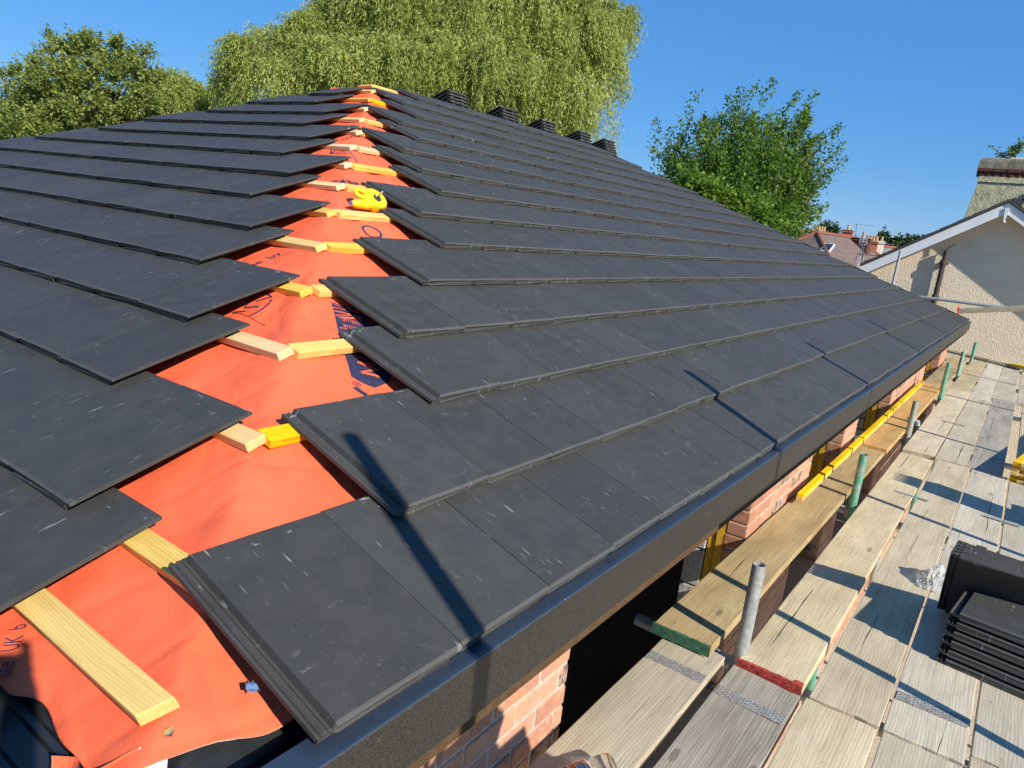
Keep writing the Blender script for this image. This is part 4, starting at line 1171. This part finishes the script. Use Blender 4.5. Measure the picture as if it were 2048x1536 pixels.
def broadleaf(name,label,blobs,base,mat,leafL,leafW,nclump,per,clr,r0,up=.3,group=None):
    """blobs: (x,y,z,rx,rz) crown lobes; foliage grows in separate sprays with gaps between"""
    root=empty(name,base,label,'tree',group)
    P=[];D=[];K=[]; tops=[]
    wts=np.array([b[3]**2*b[4] for b in blobs]); wts=wts/wts.sum()
    for c in range(nclump):
        bx=blobs[rng.choice(len(blobs),p=wts)]
        d=rng.normal(size=3); d/=np.linalg.norm(d); rr=rng.random()**.40
        cen=np.array(bx[:3])+d*np.array((bx[3],bx[3],bx[4]))*rr
        if c%9==0: tops.append(cen)
        out=d*.7+np.array((0,0,up)); out/=np.linalg.norm(out)
        k=rng.random(); cr=clr*(.6+.8*rng.random())
        n=int(per*(.6+.8*rng.random()))
        # sprays: short twigs from the clump centre
        nt=max(3,n//14)
        for t in range(nt):
            dd=out*.55+rng.normal(size=3)*.75; dd/=np.linalg.norm(dd); ln=cr*(.5+.9*rng.random())
            m=14; s=(np.arange(m)+rng.random(m))/m
            p=cen+dd*ln*s[:,None]+rng.normal(size=(m,3))*cr*.09+np.array((0,0,-.10*cr))*(s**2)[:,None]
            P.append(p); D.append(dd*.6+rng.normal(size=(m,3))*.7+np.array((0,0,-.25))); K.append(np.full(m,k*.7+.3*rng.random()))
    P=np.concatenate(P);D=np.concatenate(D);K=np.concatenate(K); n=len(P)
    leaves('crown',mat,P,D,leafL*(.7+.6*rng.random(n)),leafW*(.7+.6*rng.random(n)),K,root)
    limbs(root,base,[tuple(t) for t in tops],r0)
    return root
def blob(px,py,dist,rpx,rpy,dz=0):
    c=cam_at(px,py,dist+dz); f=1440.; return (c.x,c.y,c.z,rpx/f*dist,rpy/f*dist)

# left broadleaf tree
broadleaf('broadleaf_tree','tall olive green broadleaf tree at the left edge behind the tiled hip',
  [blob(165,135,24,58,58),blob(90,165,24,66,50),blob(255,150,24,60,65),blob(165,205,24,120,55),blob(60,225,24,55,50),blob(290,215,24,45,50),blob(190,90,24.5,35,34),blob(80,105,24.5,32,38),blob(240,110,24,40,36),blob(120,260,24,120,40),blob(40,170,24.4,34,30)],
  (-26.5,11.5,-3.3),M['leaf_alder'],.125,.062,275,190,.42,.28)
broadleaf('conifer_tree','narrow dark conifer at the far left behind the broadleaf tree',
  [blob(25,225,33,14,40),blob(22,260,33,20,40),blob(28,205,33,9,26)],(-39,14,-3.3),M['leaf_conifer'],.22,.05,60,150,.45,.2,up=-.2)
broadleaf('dark_shrub_tree','small rounded leafy tree between the small willow and the big willow',
  [blob(445,190,32,26,14),blob(470,195,32,30,16),blob(425,197,32,20,12)],(-31,20,-3.3),M['leaf_alder'],.15,.08,70,110,.45,.15)
# windswept dark green tree on the right: shoots reaching up and to the right
def windswept():
    base=(-6.2,23.4,-3.3)
    root=empty('windswept_tree',base,'dark green windswept tree with ragged upright shoots, right of the roof','tree')
    P=[];D=[];K=[];tops=[]
    fwd=np.array(DZ); h=HZ; z=np.array((0,0,1.))
    org=np.array(cam_at(1530,480,23)); f=1440/23.
    tips=[]
    out=[(1310,300),(1325,255),(1345,235),(1395,185),(1425,205),(1475,172),(1500,210),(1545,168),(1580,195),(1632,182),(1620,235),(1655,240),(1600,270),(1690,322),(1650,345),(1660,290),(1620,330),(1665,405),(1640,420),(1600,400),(1625,440),(1590,455),(1570,370),(1335,330),(1370,280),(1405,255),(1440,240),(1480,250),(1530,230),(1560,250),(1360,345),(1400,330),(1450,310),(1500,320),(1540,310),(1330,290),(1350,320),(1380,375),(1420,390),(1460,400),(1500,420),(1540,400),(1480,370),(1440,360),(1390,300),(1430,290),(1520,270),(1570,310),(1470,300),(1510,360),(1550,440),(1450,430),(1560,345),(1590,225),(1515,185),(1455,195),(1375,225)]
    rnd=random.Random(5)
    for i in range(760):
        ox,oy=out[i%len(out)]
        j=(i//len(out))
        s=1.0 if j==0 else .22+.66*rnd.random()**.75
        tx=1515+(ox-1515)*s+rnd.gauss(0,9); ty=455+(oy-455)*s+rnd.gauss(0,9)
        dep=rnd.gauss(0,1.25)*(1 if j else .5)*math.sqrt(max(.15,1.2-s*s))
        tip=np.array(cam_at(tx,ty,23+dep))
        # shoot: bends upward and downwind towards its tip
        dirn=tip-org; dirn/=np.linalg.norm(dirn)
        ln=(1.65 if j==0 else 1.15)*(.6+.8*rnd.random())
        d=dirn*.55+z*.35+h*.30+np.array((rnd.gauss(0,.2),rnd.gauss(0,.2),rnd.gauss(0,.15))); d/=np.linalg.norm(d)
        st=tip-d*ln
        m=int(120*(.7+.6*rnd.random())); s_=rng.random(m)**.8
        wid=.30*(1-s_*.72)+.03
        p=st+d*ln*s_[:,None]+rng.normal(size=(m,3))*wid[:,None]*.55
        P.append(p); D.append(d*.7+rng.normal(size=(m,3))*.65); K.append(np.full(m,rnd.random()))
        if i%5==0: tops.append(tuple(tip-d*.15))
    P=np.concatenate(P);D=np.concatenate(D);K=np.concatenate(K);n=len(P)
    leaves('crown',M['leaf_dark'],P,D,.110*(.7+.6*rng.random(n)),.068*(.7+.6*rng.random(n)),K,root)
    limbs(root,base,tops,.22)
windswept()
# low light green bush at the foot of it
broadleaf('light_bush','light green bush along the roof edge at the foot of the windswept tree',
  [blob(1410,385,20,30,22),blob(1380,365,20,18,20),blob(1470,415,20,30,22),blob(1530,440,20,24,18)],(-7.2,19.0,-3.3),M['leaf_bush'],.11,.065,75,130,.38,.12)

def willow(name,label,blobs,base,nstr,slen,r0,lean=0.25,leafL=.17,leafW=.040):
    root=empty(name,base,label,'tree')
    wts=np.array([b[3]**1.6*b[4] for b in blobs]); wts/=wts.sum()
    P=[];D=[];K=[];tops=[]
    h=HZ
    GS=62; ngroup=nstr//GS
    for g in range(ngroup):
        bx=blobs[rng.choice(len(blobs),p=wts)]
        d=rng.normal(size=3); d[2]=d[2]*.8+.15; d/=np.linalg.norm(d)
        if d@DZ>0.2 and rng.random()<.7: d=d-2*(d@DZ)*DZ
        an=np.array(bx[:3])+d*np.array((bx[3],bx[3],bx[4]))*(.62+.42*rng.random())
        k=rng.random()
        if g%6==0: tops.append(tuple(an))
        out=np.array((d[0],d[1],0)); out=out/(np.linalg.norm(out)+1e-6)
        az0=np.arctan2(d[1],d[0]); big=.65+.6*rng.random()
        wind=h*rng.normal(-.05,.20)
        for s in range(GS):
            a=an+rng.normal(size=3)*np.array((.16,.16,.10))*big
            az=az0+rng.normal()*1.25; o2=np.array((np.cos(az),np.sin(az),0))
            rad=big*(.18+.75*rng.random()); ln=slen*big*(.45+.65*rng.random())
            m=max(8,int((ln+rad*.6)/.058)); t=(np.arange(m)+rng.random())/m
            wob=h[None,:]*(.035*np.sin(t*6+6*rng.random()))[:,None]
            p=a+o2*rad*(1-np.exp(-2.6*t))[:,None]+wind*ln*(t**1.5)[:,None]+wob
            p[:,2]+=.26*rad*np.sin(np.pi*np.minimum(1,t*1.6))-ln*t**1.7
            p+=rng.normal(size=(m,3))*.027
            tan=np.gradient(p,axis=0); tan/=np.linalg.norm(tan,axis=1,keepdims=True)+1e-9
            P.append(p); D.append(tan*.9+rng.normal(size=(m,3))*.43+np.array((0,0,-.15))); K.append(np.full(m,.8*k+.2*rng.random()))
    P=np.concatenate(P);D=np.concatenate(D);K=np.concatenate(K);n=len(P)
    leaves('crown',M['leaf_willow'],P,D,leafL*(.7+.6*rng.random(n)),leafW*(.7+.6*rng.random(n)),K,root)
    limbs(root,base,tops,r0)
willow('willow_tree','big weeping willow with pale hanging foliage behind the ridge',
  [blob(860,40,28,190,75),blob(680,75,27,110,50),blob(560,110,27,85,45),blob(520,130,27,55,38),blob(1010,70,28,130,75),blob(1120,55,28.5,110,80),blob(1190,40,28.5,70,70),blob(760,130,26,150,40),blob(930,130,26,150,40),blob(1120,150,27,90,40),blob(1185,150,28,50,50),blob(620,150,26.5,100,30),blob(1000,-30,29,200,60),blob(740,10,28.5,100,50),blob(1225,20,28.5,34,45),blob(1150,220,27.5,55,30),blob(1080,200,27.5,70,35),blob(1000,180,27.5,80,30),blob(1195,210,28,36,36),blob(1215,110,28,30,50),blob(900,90,26,90,45),blob(480,150,27,40,26),blob(1240,130,28.2,16,24)],
  (-19.5,22.5,-3.3),24500,1.55,.55,leafL=.15,leafW=.040)
willow('small_willow_tree','small pale willow between the olive tree and the big willow',
  [blob(350,180,30,45,26),blob(320,200,30,35,22),blob(385,195,30,26,22)],(-29.5,17,-3.3),2600,.95,.2)
# weed growing from the chimney top
def weed():
    base=Vector((-.18,15.42,2.74))
    root=empty('chimney_weed',base,'leafy weed growing out of the top of the stained chimney','plant')
    P=[];D=[];K=[]; b=MB()
    for dx,dz,n in((-.34,.24,2),(.10,.36,5),(.22,.38,3),(-.02,.20,3),(.06,.24,4),(.15,.17,4),(-.16,.10,3),(.27,.45,2)):
        tip=base+Vector((dx,.05,dz)); b.tube([base,base.lerp(tip,.5)+Vector((0,0,-.02)),tip],[.006,.004,.002],5)
        m=n*13; s=.25+.75*rng.random(m)
        p=np.array(base)+np.array((dx,.05,dz))*s[:,None]+rng.normal(size=(m,3))*.024
        P.append(p); D.append(rng.normal(size=(m,3))+np.array((0,0,.3))); K.append(rng.random(m))
    P=np.concatenate(P);D=np.concatenate(D);K=np.concatenate(K)
    leaves('foliage',M['leaf_shrub'],P,D,.055,.035,K,root); b.build('stem',M['bark'],root)
weed()

# ================================================================== far roofs, chimneys, aerials
def far_house(name,label,c,yawd,w,l,zw,zr,roofm,hip=True):
    root=empty(name,(c[0],c[1],-3.3),label,'house')
    Rz=Matrix.Rotation(R(yawd),3,'Z'); C0=Vector((c[0],c[1],0))
    T=lambda x,y,z: C0+Rz@Vector((x,y,0))+Vector((0,0,z))
    b=MB(); hw,hl=w/2,l/2
    q=[T(-hw+.3,-hl+.3,-3.3),T(hw-.3,-hl+.3,-3.3),T(hw-.3,hl-.3,-3.3),T(-hw+.3,hl-.3,-3.3)]; t=[Vector((p.x,p.y,zw)) for p in q]
    b.add(q+t,[(0,1,5,4),(1,2,6,5),(2,3,7,6),(3,0,4,7)]); b.build('wall',M['red_far'],root)
    e=[T(-hw,-hl,zw),T(hw,-hl,zw),T(hw,hl,zw),T(-hw,hl,zw)]; r0=T(0,-hl+(hw if hip else 0),zr); r1=T(0,hl-(hw if hip else 0),zr)
    b=MB(); b.add(e+[r0,r1],[(0,1,4),(1,2,5,4),(2,3,5),(3,0,4,5),(3,2,1,0)]); roof=b.build('roof',roofm,root)
    b=MB(); up=Vector((0,0,.05))
    for a,c_ in((r0,r1),(e[0],r0),(e[1],r0),(e[2],r1),(e[3],r1)): b.tube([a+up,c_+up],.11,6)
    b.build('ridge_tiles',M['ridge_red'],root)
    return root,T
def far_chimney(root,x,y,z0,z1,w,d,pots,mat='red_far',yawd=0,potm='pot'):
    b=MB(); Rz=Matrix.Rotation(R(yawd),3,'Z')
    b.bbox((x,y,(z0+z1)/2),w,d,z1-z0,.02,Rz); b.bbox((x,y,z1-.10),w+.16,d+.16,.10,.02,Rz); b.bbox((x,y,z1+.03),w+.10,d+.10,.08,.02,Rz)
    b.build('chimney',M[mat],root)
    if pots:
        b=MB()
        for i in range(pots):
            o=Rz@Vector(((i-(pots-1)/2)*w/max(1,pots)*.95,0,0)); b.lathe([(.11,0),(.09,.34),(.11,.36),(.11,.40)],Matrix.Translation((x+o.x,y+o.y,z1+.05)),10)
        b.build('chimney_pots',M[potm],root)
def P2(px,py,d): return cam_at(px,py,d)
a=P2(1672,468,44); r1_,T1=far_house('hipped_house','brown tiled hipped house with a skylight beyond the end of the roof',(a.x-1.0,a.y+5.2),-10,10.4,17,a.z-4.0,a.z,M['brown_roof'])
def skylight():
    # lies in the left-front hip face
    e0=T1(-5.2,-8.5,a.z-4.0); e1=T1(5.2,-8.5,a.z-4.0); r0=T1(0,-3.3,a.z)
    U=(e1-e0).normalized(); V=(r0-(e0+e1)/2).normalized(); N=U.cross(V)
    s=P2(1655,497,44); n_=N; dirv=(s-CAM[3]).normalized(); k=(e0-CAM[3]).dot(n_)/dirv.dot(n_); c=CAM[3]+dirv*k
    Mx=Matrix((U,V,N)).transposed()
    b=MB(); b.bbox(c+N*.05,.62,.80,.10,.01,Mx); f=b.build('skylight',M['metal_white'],r1_)
    b=MB(); b.box(c+N*.112,.48,.66,.02,Mx); b.build('pane',M['glass'],f)
skylight()
q=P2(1624,474,52); r2_,T2=far_house('brick_terrace','red brick terrace with a wide chimney and cream gable beyond the brown hipped roof',(q.x+.5,q.y+6),-14,9,13,q.z-3.2,q.z-.9,M['grey_roof'],False)
far_chimney(r2_,P2(1611,474,52).x,P2(1611,474,52).y,q.z-3,q.z+.42,1.0,.8,0,yawd=20); far_chimney(r2_,P2(1627,476,51).x,P2(1627,476,51).y,q.z-3,q.z+.28,.95,.7,0,'dark_brick',yawd=20); far_chimney(r2_,P2(1638,470,53).x,P2(1638,470,53).y,q.z-3,q.z+.40,.8,.7,4,yawd=30)
b=MB(); p=P2(1653,476,52); b.add([p+Vector((-.75,0,-2.5)),p+Vector((1.0,.6,-2.5)),p+Vector((1.0,.6,.05)),p+Vector((.7,.5,.30)),p+Vector((-.75,0,-.35)),p+Vector((-.75,.8,-2.5)),p+Vector((1.0,1.4,-2.5)),p+Vector((1.0,1.4,.05)),p+Vector((.7,1.3,.3)),p+Vector((-.75,.8,-.35))],[(0,1,2,3,4),(9,8,7,6,5)]+[(i,i+5,(i+1)%5+5,(i+1)%5) for i in range(5)]); b.build('parapet_gable',M['cream'],r2_)
q=P2(1712,480,58); r3_,T3=far_house('slate_house','grey slated house with several brick chimneys behind the brown hipped roof',(q.x+1.0,q.y+5),-32,8,16,q.z-3.6,q.z-.25,M['grey_roof'],False)
far_chimney(r3_,P2(1693,474,57).x,P2(1693,474,57).y,q.z-3,q.z+.62,.75,.7,1,yawd=10)
far_chimney(r3_,P2(1723,490,50).x,P2(1723,490,50).y,q.z-4.2,q.z-.05,1.05,.75,1,'dark_brick',yawd=-5); far_chimney(r3_,P2(1742,489,54).x,P2(1742,489,54).y,q.z-4,q.z-.10,.85,.7,4,'red_far',yawd=15); far_chimney(r3_,P2(1757,487,60).x,P2(1757,487,60).y,q.z-4,q.z+.10,.8,.6,2,'cream',yawd=15)
q=P2(1775,505,64); far_house('far_slate_house','distant grey roofed house just left of the white bargeboard',(q.x+1,q.y+4),-25,7,14,q.z-2.6,q.z+.3,M['grey_roof'],False)
def aerial(name,label,base,top,els,boomdir,span,mat,plates=False):
    root=empty(name,base,label,'aerial'); b=MB(); b.tube([base,top],.02 if not plates else .018,8); b.build('mast',M[mat],root)
    b=MB(); t=Vector(top); bd_=Vector(boomdir).normalized(); sd=Vector((0,0,1)).cross(bd_)
    for (dz,L,n) in els:
        c=t+Vector((0,0,dz)); b.tube([c-bd_*L*.15,c+bd_*L],.011,6)
        for i in range(n):
            p=c+bd_*L*(i/(n-1)); b.tube([p-sd*span*(1-.3*i/n),p+sd*span*(1-.3*i/n)],.006,5)
    b.build('boom',M[mat],root)
    if plates:
        b=MB()
        for dz,hh in((-.02,.20),(-.52,.16)):
            for k in range(3): b.box(t+Vector((-.03,0,dz+.07*k)),.20,.02,.018)
            b.box(t+Vector((-.12,0,dz+.07)),.012,.02,.17); b.box(t+Vector((.06,0,dz+.07)),.012,.02,.17)
        b.box(t+Vector((-.03,0,-.22)),.03,.02,.9); b.build('reflector',M['metal_white'],root)
    return root
m0=P2(1710,490,56); m1=P2(1713,447,56); aerial('tv_aerial','tall thin aerial on a far chimney, against the sky',m0,m1,((-.05,1.3,5),(-.9,1.5,5)),(_r.x,_r.y,0),.18,'slate')
m0=P2(1723,531,20); m1=P2(1728,487,20); aerial('rooftop_aerial','white rooftop aerial with two long booms near the end of the house eave',m0,m1,((.02,.85,9),(-.30,1.0,9)),(_r.x,_r.y,0.04),.05,'slate',True)
for nm,lab,px,py,d,rp,rq,mt in(('distant_tree','rounded dark tree on the skyline left of the white bargeboard',1803,487,95,20,15,'leaf_conifer'),('distant_tree','small dark tree on the skyline right of the pale chimney',1764,480,100,9,13,'leaf_conifer'),('distant_tree','small green treetop on the skyline above the cream gable',1655,463,90,13,8,'leaf_conifer'),('distant_tree','dark treetop touching the white bargeboard on the skyline',1830,487,98,14,9,'leaf_conifer')):
    c=P2(px,py,d); broadleaf(nm,lab,[blob(px,py,d,rp,rq),blob(px-rp*.4,py+rq*.6,d,rp*.8,rq*.7),blob(px+rp*.3,py+rq*.8,d,rp*.9,rq*.8)],(c.x,c.y,-3.3),M[mt],.42,.25,60,60,.8,.25,group='trees on the skyline')
# broad belt of greenery on the horizon
b=MB()
for k in range(90):
    t=-1.9+3.4*k/89; d=190+20*math.sin(k*1.7); x=CAM[3].x-math.sin(t)*d; y=CAM[3].y+math.cos(t)*d
    vs=[];n,m=9,6; rr=9+3*random.random(); hh=3.6+1.2*random.random()
    for i in range(m):
        ph=math.pi/2*i/(m-1)
        for j in range(n):
            a_=2*math.pi*j/n; q=1+.25*noise.noise(Vector((k*3.1+i,j*1.3,i*.7)))
            vs.append((x+rr*math.cos(ph)*math.cos(a_)*q,y+rr*math.cos(ph)*math.sin(a_)*q,-3.3+hh*math.sin(ph)*q))
    b.add(vs,[(i*n+j,i*n+(j+1)%n,(i+1)*n+(j+1)%n,(i+1)*n+j) for i in range(m-1) for j in range(n)])
o=b.build('far_woodland',mat_flat('woodland_green',(.045,.07,.025),.95,.1,ns=1.5,amt=.6),smooth=True); tag(o,'dark belt of far woodland along the horizon','woodland',kind='stuff')

# ================================================================== the person taking the picture (their shadow falls on the membrane and the wall)
def person():
    C=Vector((CAM[3])); f=Vector((_f.x,_f.y,0)).normalized(); r=Vector(_r); B0=C-f*.44; B0.z=ZB
    root=empty('person',B0,'person in a dark jacket and work trousers holding a phone up in both hands','person')
    P=lambda s,fw,z: B0+r*s+f*fw+Vector((0,0,z))
    V=[];E=[];RD=[]
    def add(p,rad,par=None):
        V.append(p);RD.append(rad)
        if par is not None: E.append((par,len(V)-1))
        return len(V)-1
    pel=add(P(0,0,.95),(.155,.115)); sp=add(P(0,0,1.12),(.145,.11),pel); ch=add(P(0,.01,1.30),(.165,.12),sp); nb=add(P(0,.0,1.42),(.09,.08),ch)
    nk=add(P(0,.01,1.49),(.055,.058),nb); hd=add(P(0,.03,1.57),(.072,.085),nk); h2=add(P(0,.025,1.65),(.078,.095),hd); h3=add(P(0,.015,1.70),(.055,.068),h2)
    add(P(0,.135,1.575),(.012,.014),hd)
    for s in(-1,1):
        hip=add(P(.09*s,0,.88),(.095,.1),pel); kn=add(P(.11*s,.02,.48),(.062,.066),hip); an=add(P(.12*s,-.01,.09),(.042,.048),kn); he=add(P(.12*s,.02,.045),(.042,.04),an); add(P(.13*s,.16,.035),(.042,.032),he)
        sh=add(P(.185*s,0,1.385),(.068,.066),nb); el=add(P(.25*s,.10,1.13),(.046,.046),sh); wr=add(P(.115*s,.345,1.40),(.030,.026),el)
        pa=add(P(.088*s,.400,1.455),(.034,.018),wr)
        for k in range(4):
            a=add(P(.082*s-.004*s*k,.425+.0*k,1.515-.022*k),(.0085,.0085),pa); c_=add(P(.062*s,.462,1.52-.022*k),(.008,.008),a); add(P(.045*s-.002*k*s,.468,1.517-.022*k),(.0075,.0075),c_)
        th=add(P(.085*s,.385,1.45-.02),(.010,.010),pa); add(P(.060*s,.402,1.44-.02),(.009,.009),th)
    me=bpy.data.meshes.new('body'); me.from_pydata([tuple(v) for v in V],E,[])
    o=bpy.data.objects.new('body',me); COL.objects.link(o)
    sk=o.modifiers.new('skin','SKIN'); sk.use_smooth_shade=True
    for d,rad in zip(me.skin_vertices[0].data,RD): d.radius=rad
    me.skin_vertices[0].data[0].use_root=True
    sb=o.modifiers.new('sub','SUBSURF'); sb.levels=2; sb.render_levels=2
    bpy.context.view_layer.update()
    m2=bpy.data.meshes.new_from_object(o.evaluated_get(bpy.context.evaluated_depsgraph_get()))
    bpy.data.objects.remove(o)
    skin=mat_flat('skin',(.55,.32,.22),.55,.4,ns=30,amt=.1,bs=.1); jac=mat_flat('navy_jacket',(.03,.035,.055),.85,.2,ns=40,bs=.4); tro=mat_flat('grey_work_trousers',(.09,.085,.08),.9,.2,ns=40,bs=.4); boot=mat_flat('tan_boots',(.22,.13,.06),.8,.3); hair=mat_flat('brown_hair',(.05,.03,.02),.6,.3,ns=60)
    m2.materials.clear()
    for m in(skin,jac,tro,boot,hair): m2.materials.append(m)
    for p in m2.polygons:
        c=p.center-B0; z=c.z; fd=c.dot(f)
        if z<.11: i=3
        elif z<.97: i=2
        elif z<1.47 and fd<.36: i=1
        elif z>1.61 and fd<.06 or z>1.68: i=4
        else: i=0
        p.material_index=i; p.use_smooth=True
    o=bpy.data.objects.new('body',m2); COL.objects.link(o); put(o,root)
    pc=C-Vector(_f)*.016; Mx=Matrix((_rt,_up,_f)).transposed()
    ph=empty('phone',pc-Vector((0,0,.04)),'dark phone held up sideways in both hands of the person','phone')
    b=MB(); b.bbox(pc,.148,.072,.008,.002,Mx); b.build('phone_case',M['black_rubber'],ph)
    b=MB(); b.box(pc-Vector(_f)*.0048,.138,.066,.001,Mx); b.build('screen',M['glass'],ph)
person()

# ================================================================== light, sky, camera
w=bpy.data.worlds.new('World'); scene.world=w; w.use_nodes=True
nt=w.node_tree; bg=nt.nodes['Background']; sky=nt.nodes.new('ShaderNodeTexSky'); sky.sky_type='NISHITA'; sky.sun_disc=False
sky.sun_elevation=math.asin(SUN.z); sky.sun_rotation=math.atan2(SUN.x,SUN.y); sky.air_density=1.0; sky.dust_density=0.0; sky.ozone_density=6.0; sky.altitude=50
hs=nt.nodes.new('ShaderNodeHueSaturation'); hs.inputs['Saturation'].default_value=1.22; hs.inputs['Value'].default_value=1.0; nt.links.new(sky.outputs[0],hs.inputs['Color']); mxs=nt.nodes.new('ShaderNodeVectorMath'); mxs.operation='MULTIPLY_ADD'; nt.links.new(hs.outputs[0],mxs.inputs[0]); mxs.inputs[1].default_value=(.30,.30,.30); mxs.inputs[2].default_value=(.373,1.18,2.80); nt.links.new(mxs.outputs[0],bg.inputs[0]); bg.inputs[1].default_value=.115
sl=bpy.data.lights.new('sun','SUN'); sl.energy=4.9; sl.angle=R(.53); sl.color=(1,.93,.81)
so=bpy.data.objects.new('sun',sl); COL.objects.link(so); so.rotation_euler=SUN.to_track_quat('Z','Y').to_euler(); so.location=(20,-8,15)
cd=bpy.data.cameras.new('camera'); cd.sensor_width=36; cd.lens=36*1440.02/2048; cd.clip_start=.01; cd.clip_end=4000
co=bpy.data.objects.new('camera',cd); COL.objects.link(co)
mx=Matrix((_rt,_up,-_f)).transposed().to_4x4(); mx.translation=CAM[3]; co.matrix_world=mx
scene.camera=co
vs_=scene.view_settings; vs_.view_transform='Standard'; vs_.look='None'; vs_.exposure=.60; vs_.gamma=1
